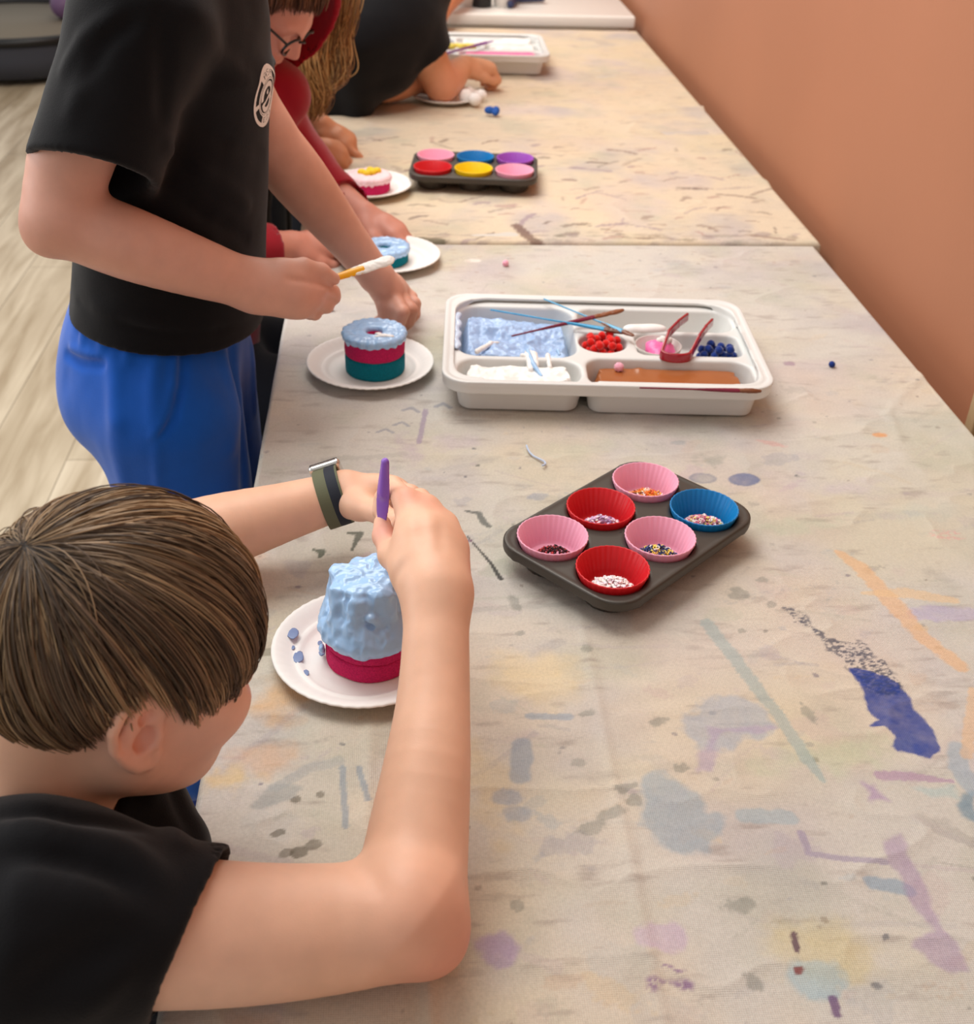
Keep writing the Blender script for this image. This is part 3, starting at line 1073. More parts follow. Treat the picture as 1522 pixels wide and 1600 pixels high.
def plate_mesh(R=PLATE_R):
    n = 128
    prof = [(0.0, .0022), (.030, .0022), (.050, .0022), (.0555, .0024), (.0585, .0036), (.0605, .0052), (.0635, .0066), (.0655, .0062), (.0675, .0066), (.072, .0095), (.077, .0125),
            (.082, .0150), (.0850, .0158), (.0865, .0152), (.0868, .0142), (.0862, .0136), (.083, .0136), (.077, .0108), (.072, .0078), (.0655, .0046), (.0595, .0026), (.056, .0004), (.03, .0004), (0.0, .0004)]
    V, Fc = [], []
    for r, z in prof:
        for k in range(n):
            a = 2*math.pi*k/n
            fl = max(0, min(1, (r-.064)/.018))
            zz = z+0.00045*fl*math.cos(48*a)*(1 if r < .0866 else .6)
            V.append((max(r, 1e-5)*math.cos(a)*R/.0865, max(r, 1e-5)*math.sin(a)*R/.0865, zz))
    for i in range(len(prof)-1):
        for k in range(n):
            Fc.append((i*n+k, (i+1)*n+k, (i+1)*n+(k+1) % n, i*n+(k+1) % n))
    return V, [tuple(reversed(f)) for f in Fc]


def plate(x, y, label, rz=0.0, tilt=None):
    V, Fc = plate_mesh()
    o = mesh_obj('paper_plate', V, Fc, M_paper)
    o.location = (x, y, TZ+0.001)
    o.rotation_euler = (0, 0, rz) if tilt is None else (tilt[0], tilt[1], rz)
    return tag(o, label, 'plate', 'white paper plates under the crafts')


PN = (-0.033, 0.853)           # the seated boy's plate
P1 = (-0.036, 1.459)
P3c = (-0.012, 1.866)
P4 = (-0.054, 2.238)
P5 = (0.128, 2.935)
pn = plate(*PN, 'white paper plate with blue paint marks holding the tall blue and pink craft cake')
plate(*P1, 'white paper plate under the two-layer pink and teal ring cake', 0.3)
plate(*P3c, 'white paper plate under the low teal ring with light blue icing', 0.7)
plate(*P4, 'white paper plate under the pink ring topped with yellow, left of the far muffin pan', 0.2)
plate(*P5, 'white paper plate holding white foam pieces under the black-shirted child elbow', 0.2)
plate(-0.075, 3.02, 'white paper plate mostly hidden behind the black shirt, left of the resting forearm', 0.2)

# blue paint dabs on the near plate
M_blue = simple('light_blue_paint', (166, 203, 242), rough=0.20, spec=0.6, noise=0.05, nscale=60)
M_bluedab = simple('blue_dab', (120, 138, 178), rough=0.4)
for (px, py, r) in ((458, 990, .007), (466, 1027, .007), (478, 1052, .004), (503, 1020, .004), (458, 1012, .0025), (500, 1005, .003)):
    c = Zp(px, py, TZ+.006)
    q = math.hypot(c[0]-PN[0], c[1]-PN[1])
    hz_ = float(np.interp(q, [0, .055, .0605, .0635, .0675, .072, .077, .082], [.0022, .0022, .0052, .0066, .0066, .0095, .0125, .015]))+.001
    c = Zp(px, py, TZ+hz_)
    mb = MB().ball((c[0], c[1], TZ+hz_+.0003), r, 14, 8, (.75, 1.2, .10), .10)
    mb.build('paint_dab', M_bluedab, pn)

# ================================================================ sponge ring cakes
M_pink_sp = simple('pink_sponge', (205, 38, 96), rough=0.9, noise=0.16, nscale=500, bump=0.8, bscale=900, spec=.2)
M_teal_sp = simple('teal_sponge', (8, 116, 132), rough=0.9, noise=0.16, nscale=500, bump=0.8, bscale=900, spec=.2)
M_white_p = simple('white_paint', (246, 244, 240), rough=0.35, noise=0.02)
M_pinkwhite = simple('pink_white_icing', (246, 214, 218), rough=0.45, noise=0.06, nscale=120)


def sponge(mb_c, r, h, hole, seed, n=72):
    """sponge disc or ring with slightly uneven cut edges"""
    prof = []
    if hole: prof.append((hole, 0.0))
    else: prof.append((1e-4, 0.0))
    prof += [(r*.6, 0.0), (r-.0015, 0.0), (r-.0002, .0015)]
    for i in range(1, 6): prof.append((r, .0015+(h-.003)*i/6))
    prof += [(r-.0002, h-.0015), (r-.0015, h), (r*.6, h)]
    prof.append((hole if hole else 1e-4, h))
    if hole: prof += [(hole, h*.5), (hole, 0.0)]
    V, Fc = [], []
    for j, (rr, z) in enumerate(prof):
        for k in range(n):
            a = 2*math.pi*k/n
            V.append((mb_c[0]+rr*math.cos(a), mb_c[1]+rr*math.sin(a), mb_c[2]+z))
    V = np.array(V)
    d = fbm((V+seed)*70, 3, seed)*.0012
    dirv = V-np.array(mb_c)
    dirv[:, 2] = 0
    V = V+d[:, None]*dirv/(np.linalg.norm(dirv, axis=1)[:, None]+1e-6)*(np.linalg.norm(dirv, axis=1)[:, None] > r*.8)
    for i in range(len(prof)-1):
        for k in range(n):
            Fc.append((i*n+k, i*n+(k+1) % n, (i+1)*n+(k+1) % n, (i+1)*n+k))
    return V, Fc


def icing_ring(c, r, hole, h, seed, over=.006, vox=.0011, amp=.0014):
    s = SDF(.004)
    n = 22
    for k in range(n):
        a0, a1 = 2*math.pi*k/n, 2*math.pi*(k+1)/n
        rm, wd_ = (r+hole)/2, (r-hole)/2
        for f in (-.5, 0.05, .62):
            q = rm+f*wd_
            rr = h*(1.0+.25*math.sin(k*2.1+f*5+seed))
            s.rc((c[0]+q*math.cos(a0), c[1]+q*math.sin(a0), c[2]), (c[0]+q*math.cos(a1), c[1]+q*math.sin(a1), c[2]), rr, rr, k=.006)
        # rim and drips
        dz = over*(0.45+0.30*math.sin(k*.9+seed)+0.25*math.sin(k*2.3+seed))
        q = r-.0005
        s.rc((c[0]+q*math.cos(a0), c[1]+q*math.sin(a0), c[2]+h*.1), (c[0]+(q+.0012)*math.cos(a0), c[1]+(q+.0012)*math.sin(a0), c[2]-dz), .0042, .0024, k=.005)
        s.rc((c[0]+(q-.001)*math.cos(a0), c[1]+(q-.001)*math.sin(a0), c[2]), (c[0]+(q-.001)*math.cos(a1), c[1]+(q-.001)*math.sin(a1), c[2]), .0042, .0042, k=.004)
    s.disp = lambda P: amp*fbm(P*130, 3, seed)
    s.dmax = amp
    return s.mesh(vox, 1)


# cake 1: standing boy's two layer ring
cx, cy = P1[0]+.0065, P1[1]-.002
t = thing('ring_cake', 'two-layer pink and teal ring cake with light blue icing, beside the near tray', 'craft cake', (cx, cy, TZ+.0035))
z0 = TZ+.0035
V, Fc = sponge((cx, cy, z0), .0405, .0265, .0085, 1)
mesh_obj('teal_layer', V, Fc, M_teal_sp, t)
V, Fc = sponge((cx, cy, z0+.0262), .0405, .0255, .0085, 2)
mesh_obj('pink_layer', V, Fc, M_pink_sp, t)
V, Fc = icing_ring((cx, cy, z0+.0525), .0400, .0095, .0038, 3, over=.006)
mesh_obj('icing', V, Fc, M_blue, t)
s = SDF(.003)
for i in range(9):
    x, y = cx+.004+random.uniform(-.004, .019), cy-.017+random.uniform(-.006, .006)
    s.el((x, y, z0+.058), (.0042, .0026, .0016))
V, Fc = s.mesh(.0009, 1)
mesh_obj('white_daub', V, Fc, M_white_p, t)
# cake 3: low teal ring
cx, cy = P3c[0]-.006, P3c[1]-.004
t = thing('ring_cake', 'low teal sponge ring with light blue icing beside the hand in the red sleeve', 'craft cake', (cx, cy, TZ+.0035))
V, Fc = sponge((cx, cy, z0), .0395, .021, .009, 4)
mesh_obj('teal_layer', V, Fc, M_teal_sp, t)
V, Fc = icing_ring((cx, cy, z0+.0215), .039, .010, .0042, 5, vox=.0014)
mesh_obj('icing', V, Fc, M_blue, t)
# cake 4: pink with pale icing and yellow
cx, cy = P4[0]+.006, P4[1]-.004
t = thing('ring_cake', 'pink sponge ring with pale icing and yellow lumps, left of the far muffin pan', 'craft cake', (cx, cy, TZ+.0035))
V, Fc = sponge((cx, cy, z0), .0395, .024, .009, 6)
mesh_obj('pink_layer', V, Fc, M_pink_sp, t)
V, Fc = icing_ring((cx, cy, z0+.0245), .039, .010, .0045, 7, vox=.0014, over=.011)
mesh_obj('icing', V, Fc, M_pinkwhite, t)
M_yel = simple('yellow_lump', (244, 208, 40), rough=0.6)
for (dx, dy) in ((-.014, .000), (-.004, -.006), (.006, .001), (.015, .010), (.002, .012)):
    MB().ball((cx+dx, cy+dy, z0+.0335), .0085, 14, 10, (1, .9, .75), .04).build('yellow_lump', M_yel, t)

# cake 2: the tall cake being iced
cx, cy = -.0270, .8540
zb = TZ+.0035
t = thing('tiered_cake', 'tall craft cake with light blue icing over a pink sponge base, under the painting hand', 'craft cake', (cx, cy, zb))
V, Fc = sponge((cx, cy, zb), .0425, .0195, 0, 11)
mesh_obj('pink_layer', V, Fc, M_pink_sp, t)
V, Fc = sponge((cx+.001, cy+.0005, zb+.0196), .0428, .0195, 0, 12)
mesh_obj('pink_layer', V, Fc, M_pink_sp, t)
s = SDF(.006)
zt = zb+.039
s.cyl((cx-.001, cy+.002, zt-.004), (cx-.001, cy+.002, zt+.049), .0345, .0325, rr=.009, k=.008)
for k in range(30):
    a = 2*math.pi*k/30
    q = .0395
    dz = .004+.008*abs(math.sin(k*1.9)*math.cos(k*.7))
    s.rc((cx+q*math.cos(a), cy+q*math.sin(a), zt+.002), (cx+.0425*math.cos(a), cy+.0425*math.sin(a), zt+.003-dz*.8), .0060, .0026, k=.008)
    s.rc((cx+.033*math.cos(a), cy+.033*math.sin(a), zt+.010), (cx+.040*math.cos(a), cy+.040*math.sin(a), zt+.001), .007, .006, k=.010)
    b = a+random.uniform(-.4, .4)
    if k % 4 == 1:   # smears down the side
        s.rc((cx-.001+.033*math.cos(a), cy+.002+.033*math.sin(a), zt+.044), (cx-.002+.035*math.cos(b), cy+.002+.035*math.sin(b), zt+.014), .004, .007, k=.010)
for k in range(12):
    a, q = 2.4*k, .028*math.sqrt((k+.5)/12)
    s.el((cx-.001+q*math.cos(a), cy+.002+q*math.sin(a), zt+.049), (.011, .009, .0035+.001*(k % 3)), k=.004)
# folds seen on the side toward the camera
for (a0, h0, a1, h1, r0) in ((-1.5, .030, -1.2, .020, .004), (-1.2, .020, -1.0, .026, .0035), (-1.35, .008, -.7, .010, .004), (-1.9, .034, -1.75, .012, .004), (-.9, .030, -.95, .008, .0045), (-2.3, .02, -2.1, .006, .004)):
    q = .0355
    s.rc((cx-.002+q*math.cos(a0), cy+.002+q*math.sin(a0), zt+h0), (cx-.002+q*math.cos(a1), cy+.002+q*math.sin(a1), zt+h1), r0, r0, k=.003)
s.disp = lambda P: .0022*fbm(P*np.array([60, 60, 40]), 3, 6)+.0010*(1-np.abs(fbm(P*np.array([110, 110, 60]), 2, 8))*3)
s.dmax = .004
V, Fc = s.mesh(.0011, 1)
mesh_obj('icing', V, Fc, M_blue, t)
s = SDF(.003)
for k in range(7):
    s.el((cx-.0455, cy-.012+.002*k, zt-.022-.0015*k+random.uniform(-.003, .003)), (.002, .0025, .0032))
V, Fc = s.mesh(.0009, 1)
mesh_obj('icing_drip', V, Fc, M_blue, t)

# ================================================================ muffin pans
M_pan = simple('nonstick', (72, 67, 61), rough=0.42, metal=0.35, noise=0.03, nscale=300)
CUPC = [Zp(x, y, TZ+.038)[:2] for x, y in ((1009, 750), (1102, 795), (939, 792), (1032, 840), (860, 838), (958, 890))]
CUPC = np.array(CUPC)
pc = CUPC.mean(0)
e1 = ((CUPC[1]-CUPC[0])+(CUPC[3]-CUPC[2])+(CUPC[5]-CUPC[4]))/3       # short side
e2 = ((CUPC[4]-CUPC[0])+(CUPC[5]-CUPC[1]))/4                          # long side
s1, s2 = np.linalg.norm(e1), np.linalg.norm(e2)
pan_ang = math.atan2(e2[1], e2[0])
SP = 0.0795


def pan_shape():
    s = SDF(.004)
    L, W = .1245, .0865
    s.bx((0, 0, .0295), (L, W, .0016), .0015)
    # rounded corners come from a tall rounded frame intersected below
    r = .033
    for sx in (-1, 1):
        s.rc((-L+r, sx*(W-.003), .0275), (L-r, sx*(W-.003), .0275), .0035, k=.003)
        s.rc((sx*(L-.003), -W+r, .0275), (sx*(L-.003), W-r, .0275), .0035, k=.003)
        s.rc((-L+r, sx*(W-.003), .0220), (L-r, sx*(W-.003), .0220), .0030, k=.004)
        s.rc((sx*(L-.003), -W+r, .0220), (sx*(L-.003), W-r, .0220), .0030, k=.004)
        for sy in (-1, 1):
            c = np.array((sx*(L-r), sy*(W-r), .0275))
            p = [c+np.array((sx*(r-.003)*math.cos(a), sy*(r-.003)*math.sin(a), 0)) for a in np.linspace(0, math.pi/2, 7)]
            s.chain(p, [.0035]*7, k=.003)
            s.chain([v-np.array((0, 0, .0055)) for v in p], [.0030]*7, k=.004)
    for i in (-1, 0, 1):
        for j in (-.5, .5):
            s.rc((i*SP, j*SP, .0275), (i*SP, j*SP, .0275-.001), .0392, .0392, k=.002) if False else None
    wells = []
    for i in (-1, 0, 1):
        for j in (-.5, .5):
            wells.append((i*SP, j*SP))
    # corner trimming
    lims = []
    def corner(P):
        q = np.abs(P[:, :2])-np.array((L-r, W-r))
        d = np.hypot(np.maximum(q[:, 0], 0), np.maximum(q[:, 1], 0))-r
        return d
    base_fold = s.fold

    def well_d(P):
        d = np.full(len(P), 9.0)
        for (x, y) in wells:
            rr = np.hypot(P[:, 0]-x, P[:, 1]-y)
            t_ = np.clip((P[:, 2])/.03, 0, 1)
            rad = .0270+t_*.0100
            dd = np.maximum(rr-rad, np.maximum(-P[:, 2], P[:, 2]-.0302))
            d = np.minimum(d, dd)
        return d

    def hole_d(P):
        d = np.full(len(P), 9.0)
        for (x, y) in wells:
            rr = np.hypot(P[:, 0]-x, P[:, 1]-y)
            t_ = np.clip((P[:, 2]-.0016)/.03, 0, 1)
            rad = .0255+t_*.0103
            lipr = .0016*np.clip((P[:, 2]-.0265)/.004, 0, 1)**2
            d = np.minimum(d, np.maximum(rr-rad-lipr, .0016-P[:, 2]))
        return d
    s.well_d, s.hole_d, s.corner = well_d, hole_d, corner
    return s, L, W


def dense_mesh(fn, lo, hi, vox, smooth=1):
    """surface of an arbitrary distance function on a box"""
    s = SDF(.001)
    lo, hi = np.array(lo), np.array(hi)
    s.bx((lo+hi)/2, (hi-lo)/2, .0001)
    ev0 = s.ev
    s.ev = lambda q, P: fn(P)
    return s.mesh(vox, smooth)


ps, pL, pW = pan_shape()
ps_prims = list(ps.p)


def pan_fn(P):
    d = ps.fold([SDF.ev(ps, q, P) for q in ps_prims], ps_prims, len(P))
    d = np.maximum(d, ps.corner(P))
    d = np.minimum(d, ps.well_d(P))
    return np.maximum(d, -ps.hole_d(P))


PAN_V, PAN_F = dense_mesh(pan_fn, (-pL-.004, -pW-.004, -.002), (pL+.004, pW+.004, .034), .0016, 2)


def fluted_cup():
    """silicone baking cup: fluted wall, flat base, local origin at the base"""
    n = 144
    prof = [(1e-4, .0008), (.0245, .0008), (.0250, .0012), (.0265, .006), (.0355, .0345), (.0362, .0352), (.0370, .0347), (.0372, .0338), (.0280, .004), (.0262, .0), (1e-4, .0)]
    V, Fc = [], []
    for (r, z) in prof:
        fl = min(1, max(0, (z-.002)/.006))*(1 if r > .02 else 0)
        fl *= .45 if z > .0335 else 1
        for k in range(n):
            a = 2*math.pi*k/n
            rr = r+.00075*fl*math.cos(36*a)
            V.append((rr*math.cos(a), rr*math.sin(a), z))
    for i in range(len(prof)-1):
        for k in range(n):
            Fc.append((i*n+k, i*n+(k+1) % n, (i+1)*n+(k+1) % n, (i+1)*n+k))
    return V, Fc


CUP_V, CUP_F = fluted_cup()
M_cup = {k: simple('silicone_'+k, c, rough=.42, spec=.4, sss=.12, sssr=(1, .6, .5)) for k, c in dict(pink=(243, 170, 194), red=(206, 30, 38), blue=(14, 122, 186), purple=(160, 84, 186), yellow=(236, 200, 16)).items()}
cup_me = {}


def silicone_cup(c, colour, label, group, lift=.0):
    o = mesh_obj('baking_cup', CUP_V, CUP_F, M_cup[colour])
    o.location = (c[0], c[1], TZ+.0105+lift)
    o.scale = (1, 1, .86)
    o.rotation_euler = (0, 0, random.uniform(0, 6))
    return tag(o, label, 'baking cup', group)


def pan(cxy, ang, label):
    o = mesh_obj('muffin_pan', PAN_V, PAN_F, M_pan)
    o.location = (cxy[0], cxy[1], TZ+.002)
    o.rotation_euler = (0, 0, ang)
    # a faint raised maker's squiggle in the middle of the top face
    m = MB()
    m.tube([(x, .0012*math.sin(x*900)*(1 if x > -.006 else 1.6), .0312) for x in np.linspace(-.018, .018, 60)], .00035, 5)
    m.build('embossed_mark', M_pan, o, world=False)
    return tag(o, label, 'muffin pan')


pan(pc, pan_ang, 'dark six-cup muffin pan in the foreground with sprinkles in its cups')
loc = lambda i, j: np.array((i*SP, j*SP))


def rot2(v, a):
    return np.array((v[0]*math.cos(a)-v[1]*math.sin(a), v[0]*math.sin(a)+v[1]*math.cos(a)))


e2n, e1n = e2/s2, e1/s1
sgn = 1 if (e2n[0]*e1n[1]-e2n[1]*e1n[0]) > 0 else -1
near_cups = [('pink', -1, -.5, 'pink silicone baking cup with orange and yellow sprinkles, at the top of the near pan'),
             ('blue', -1, .5, 'blue silicone baking cup in the near pan with pastel ring sprinkles'),
             ('red', 0, -.5, 'red silicone baking cup with lilac flakes, between two pink cups of the near pan'),
             ('pink', 0, .5, 'pink silicone baking cup with navy and yellow sprinkles beside the blue cup'),
             ('pink', 1, -.5, 'pink silicone baking cup with dark red glitter, leftmost in the near pan'),
             ('red', 1, .5, 'red silicone baking cup with white flakes, nearest the camera')]
SPR = []
for col, i, j, lab in near_cups:
    c = pc+rot2(loc(i, j*sgn), pan_ang)
    silicone_cup(c, col, lab, 'silicone cups in the near muffin pan')
    SPR.append(c)
pan2c = np.array([Zp(x, y, TZ+.038)[:2] for x, y in ((678, 241), (743, 245), (810, 248), (672, 262), (740, 264), (806, 266))])
p2a = math.atan2(*(pan2c[2]-pan2c[0]+pan2c[5]-pan2c[3])[::-1])
pan(pan2c.mean(0), p2a, 'dark six-cup muffin pan on the second table with red, yellow, blue and purple cups')
for col, i, j, lab in (('pink', -1, .5, 'pink silicone cup at the back left of the far muffin pan'), ('blue', 0, .5, 'blue silicone cup in the back row of the far muffin pan'),
                       ('purple', 1, .5, 'purple silicone cup at the back right of the far muffin pan'), ('red', -1, -.5, 'red silicone cup at the front left of the far muffin pan'),
                       ('yellow', 0, -.5, 'yellow silicone cup in the front row of the far muffin pan'), ('pink', 1, -.5, 'pink silicone cup at the front right of the far muffin pan')):
    silicone_cup(pan2c.mean(0)+rot2(loc(i, j), p2a), col, lab, 'silicone cups in the far muffin pan')

# sprinkles (heaps nobody could count)
M_spr = simple('sprinkles', (255, 255, 255), rough=.4, attr='tint')


def sprinkles(c, cols, kind, n, rad, off, label, name='sprinkles'):
    V, Fc, C = [], [], []
    for i in range(n):
        a, q = random.uniform(0, 6.28), rad*math.sqrt(random.random())
        x, y = c[0]+off[0]+q*math.cos(a), c[1]+off[1]+q*.85*math.sin(a)
        rr = math.hypot(x-c[0], y-c[1])
        if rr > .0235:
            x, y = c[0]+(x-c[0])*.0235/rr, c[1]+(y-c[1])*.0235/rr
        z = TZ+.0160+(1-(q/rad)**2)*.0115*random.random()**.35+random.uniform(0, .001)
        m = MB()
        if kind == 'rod':
            d = nrm((random.gauss(0, 1), random.gauss(0, 1), random.gauss(0, .25)))*random.uniform(.0022, .0038)
            m.tube([(x, y, z)-d, (x, y, z), (x, y, z)+d*.98], [.0007, .0008, .0007], 6)
        elif kind == 'ring':
            u_ = nrm((random.gauss(0, 1), random.gauss(0, 1), random.gauss(0, .5)))
            w_ = nrm(np.cross(u_, (random.gauss(0, .3), random.gauss(0, .3), 1)))
            pts = [np.array((x, y, z+.0008))+.0017*(math.cos(b)*u_+math.sin(b)*w_) for b in np.linspace(0, 6.28, 9)]
            m.tube(pts, .0007, 5)
        elif kind == 'flake':
            u_ = nrm((random.gauss(0, 1), random.gauss(0, 1), random.gauss(0, .3)))
            m.ball((0, 0, 0), random.uniform(.0018, .0036), 7, 5, (1, .6, .28), .15)
            R_ = np.stack([u_, nrm(np.cross((random.gauss(0, .3), random.gauss(0, .3), 1), u_)), np.cross(u_, nrm(np.cross((0.1, 0, 1), u_)))], 1)
            m.v = [tuple(R_@np.array(v)+np.array((x, y, z+.001))) for v in m.v]
        else:
            m.ball((x, y, z+.0008), random.uniform(.0010, .0016), 7, 5)
        b = len(V)
        V += m.v
        Fc += [tuple(b+k for k in f) for f in m.f]
        C += [s2l(random.choice(cols))]*len(m.v)
    o = mesh_obj(name, V, Fc, M_spr, cols={'tint': np.array(C)})
    return tag(o, label, name, kind='stuff')


W3 = (250, 246, 240)
sprinkles(SPR[0], [(240, 140, 40), (226, 96, 30), (250, 206, 90), W3, (120, 62, 34), (236, 120, 36), (250, 180, 60)], 'rod', 323, .022, (.002, -.006), 'orange, yellow and brown sprinkles heaped in the topmost pink cup')
sprinkles(SPR[1], [(244, 170, 190), W3, (250, 226, 120), (236, 120, 150), (250, 240, 220), (190, 120, 130)], 'ring', 357, .023, (.001, -.004), 'pastel ring sprinkles heaped in the blue cup')
sprinkles(SPR[2], [(244, 226, 240), (226, 190, 226), W3, (214, 180, 220), (150, 110, 150)], 'flake', 204, .023, (.001, -.008), 'lilac and white flakes in the red cup')
sprinkles(SPR[3], [(30, 52, 110), (40, 66, 130), (246, 216, 90), (24, 40, 90), W3, (250, 226, 110)], 'ring', 255, .021, (-.002, -.006), 'navy and yellow sprinkles in the pink cup')
sprinkles(SPR[4], [(70, 14, 20), (40, 12, 16), (120, 26, 34), (30, 14, 18), (190, 60, 60)], 'dot', 289, .020, (.001, -.008), 'dark red and black glitter in the leftmost pink cup', 'glitter')
sprinkles(SPR[5], [W3, (250, 240, 244), (240, 230, 240), (250, 250, 250)], 'flake', 323, .023, (0, -.007), 'white flakes heaped in the nearest red cup')

# ================================================================ compartment trays
M_tray = simple('tray_plastic', (220, 220, 217), rough=0.38, spec=.45)
TL, TW, TH = .213, .143, .050


def rbox2(P, c, h, r):
    q = np.abs(P[:, :2]-np.array(c))-(np.array(h)-r)
    return np.hypot(np.maximum(q[:, 0], 0), np.maximum(q[:, 1], 0))+np.minimum(np.maximum(q[:, 0], q[:, 1]), 0)-r


# wells: centre, half size, corner radius, depth
WELLS = [((-.114, .036), (.082, .083), .030, .036), ((-.114, -.090), (.082, .035), .028, .036),
         ((.085, .083), (.111, .037), .026, .036), ((.004, .005), (.0345, .0335), .0330, .021),
         ((.121, .003), (.073, .0355), .016, .022), ((.085, -.086), (.111, .041), .026, .036)]


def taper(P, c, h, r, ztop, depth, grow=.0):
    k = np.clip((ztop-P[:, 2])/.05, 0, 1)*.009
    return rbox2(P, c, (h[0]+grow, h[1]+grow), r)+k


def tray_fn(P):
    z = P[:, 2]
    # rim plate with a downturned lip
    rim = np.maximum(rbox2(P, (0, 0), (TL, TW), .034), np.abs(z-(TH-.0021))-.0021)
    lip = np.maximum(np.abs(rbox2(P, (0, 0), (TL-.0022, TW-.0022), .034))-.0023, np.abs(z-(TH-.008))-.0085)
    h_ = np.maximum(.004-np.abs(rim-lip), 0)/.004
    d = np.minimum(rim, lip)-h_*h_*.001
    # inset bead round the opening
    inner = rbox2(P, (0, 0), (TL-.014, TW-.012), .052)
    # wells: outside skins
    for (c, h, r, dep) in WELLS:
        zb_ = .0004
        o = np.maximum(taper(P, c, h, r, TH, dep, .0046), np.maximum(zb_-z, z-TH))
        hh = np.maximum(.004-np.abs(d-o), 0)/.004
        d = np.minimum(d, o)-hh*hh*.001
    deck = np.maximum(rbox2(P, (0, 0), (TL-.006, TW-.006), .034), np.abs(z-(TH-.0095))-.0021)
    d = np.minimum(d, deck)
    d = np.maximum(d, -np.maximum(inner, (TH-.0074)-z))  # step down inside the rim
    for (c, h, r, dep) in WELLS:
        i_ = np.maximum(taper(P, c, h, r, TH, dep, 0), (TH-.0074-dep)-z)
        e = -i_
        hh = np.maximum(.004-np.abs(d-e), 0)/.004
        d = np.maximum(d, e)+hh*hh*.001
    return d


TRAY_V, TRAY_F = dense_mesh(tray_fn, (-TL-.004, -TW-.004, -.002), (TL+.004, TW+.004, TH+.004), .0016, 2)
tray_c, tray_a = (.2780, 1.452), math.radians(-3.6)


def tw(x, y, z=0.0, c=tray_c, a=tray_a):
    q = rot2((x, y), a)
    return np.array((c[0]+q[0], c[1]+q[1], TZ+.001+z))


t = mesh_obj('compartment_tray', TRAY_V, TRAY_F, M_tray)
t.location = (tray_c[0], tray_c[1], TZ+.001)
t.rotation_euler = (0, 0, tray_a)
tag(t, 'pale grey plastic compartment tray on the near table with blue, white and brown paint', 'tray')


def pool(well, zfun, mat, label, name, c=tray_c, a=tray_a, n=(90, 60), inset=.0015, kind='stuff'):
    (cx_, cy_), (hx, hy), r, dep = well
    xs_ = np.linspace(-1, 1, n[0])
    ys_ = np.linspace(-1, 1, n[1])
    X, Y = np.meshgrid(xs_, ys_, indexing='ij')
    # squash the square onto the rounded rectangle
    hx, hy = hx-inset-.004, hy-inset-.004
    x, y = X*hx, Y*hy
    for _ in range(1):
        qx, qy = np.abs(x)-(hx-r), np.abs(y)-(hy-r)
        m = (qx > 0) & (qy > 0)
        l = np.hypot(qx, qy)+1e-9
        mx_ = np.maximum(qx, qy)
        f = np.where(m, mx_/l, 1)
        x = np.where(m, np.sign(x)*((hx-r)+qx*f), x)
        y = np.where(m, np.sign(y)*((hy-r)+qy*f), y)
    e = np.minimum(np.minimum(1-np.abs(X), 1-np.abs(Y))*8, 1)
    Z = zfun(x, y, X, Y)*e+.0035*(1-e)
    P = np.stack([x+cx_, y+cy_, Z], -1).reshape(-1, 3)
    ca, sa = math.cos(a), math.sin(a)
    W = np.stack([c[0]+P[:, 0]*ca-P[:, 1]*sa, c[1]+P[:, 0]*sa+P[:, 1]*ca, TZ+.001+P[:, 2]], 1)
    o = mesh_obj(name, W, grid_faces(*n), mat)
    return tag(o, label, 'paint', kind=kind)


M_brown_p = simple('brown_paint', (158, 92, 48), rough=0.22, spec=.55, noise=0.05, nscale=30)
M_blue_pool = simple('pale_blue_pool', (166, 194, 232), rough=0.25, spec=.5, noise=.04, nscale=40)
nz = lambda x, y, s_, k: fbm(np.stack([x*k, y*k], -1), 4, s_)
pool(WELLS[0], lambda x, y, X, Y: .0255+.0090*np.clip(-X*.7+.2, 0, 1)+.008*(1-np.abs(nz(x, y, 3, 24))*2.2)*np.clip(1.1-Y*.6, .3, 1)+.0018*nz(x, y, 6, 120)-.007*np.clip(Y*1.6-.6, 0, 1)*np.clip(X+.6, 0, 1), M_blue_pool,
     'pool of thick light blue paint in the back left well of the near tray', 'blue_paint', n=(150, 130))
pool(WELLS[1], lambda x, y, X, Y: .0345+.003*nz(x, y, 13, 50)+.003*(1-np.abs(nz(x, y, 14, 30))*2)+.004*np.clip(-Y, 0, 1), M_white_p,
     'pool of white paint in the front left well of the near tray', 'white_paint', n=(130, 70))
pool(WELLS[5], lambda x, y, X, Y: .0325+.0012*nz(x, y, 23, 20)-.001*Y+.001*np.exp(-((X+.35)/.05)**2)*np.clip(Y, 0, 1)*8*.3, M_brown_p,
     'pool of smooth glossy brown paint in the front well of the near tray', 'brown_paint', n=(130, 60))
# drips over the divider between blue and white
s = SDF(.004)
for (x0, y0, x1, y1, r0) in ((-.100, -.036, -.098, -.075, .005), (-.092, -.040, -.090, -.062, .005), (-.074, -.042, -.072, -.066, .0038), (-.108, -.045, -.088, -.050, .0038)):
    s.rc(tw(x0, y0, TH-.0075), tw(x1, y1, .0365), r0, r0*.8)
s.rc(tw(-.168, -.030, .040), tw(-.150, .004, .036), .004, .003)
s.rc(tw(-.150, .004, .036), tw(-.138, .012, .034), .003, .002)
s.disp = lambda P: .0012*fbm(P*200, 3, 31)
V, Fc = s.mesh(.0011, 1)
tag(mesh_obj('white_paint_drip', V, Fc, M_white_p), 'white paint drips over the divider below the light blue paint', 'paint', kind='stuff')
s = SDF(.003)
s.rc(tw(-.101, -.036, TH-.004), tw(-.094, -.066, .040), .0030, .0034)
s.rc(tw(-.094, -.066, .040), tw(-.084, -.092, .0365), .0034, .002)
s.rc(tw(-.060, -.030, TH-.006), tw(-.058, -.040, TH-.007), .003, .002)
V, Fc = s.mesh(.0011, 1)
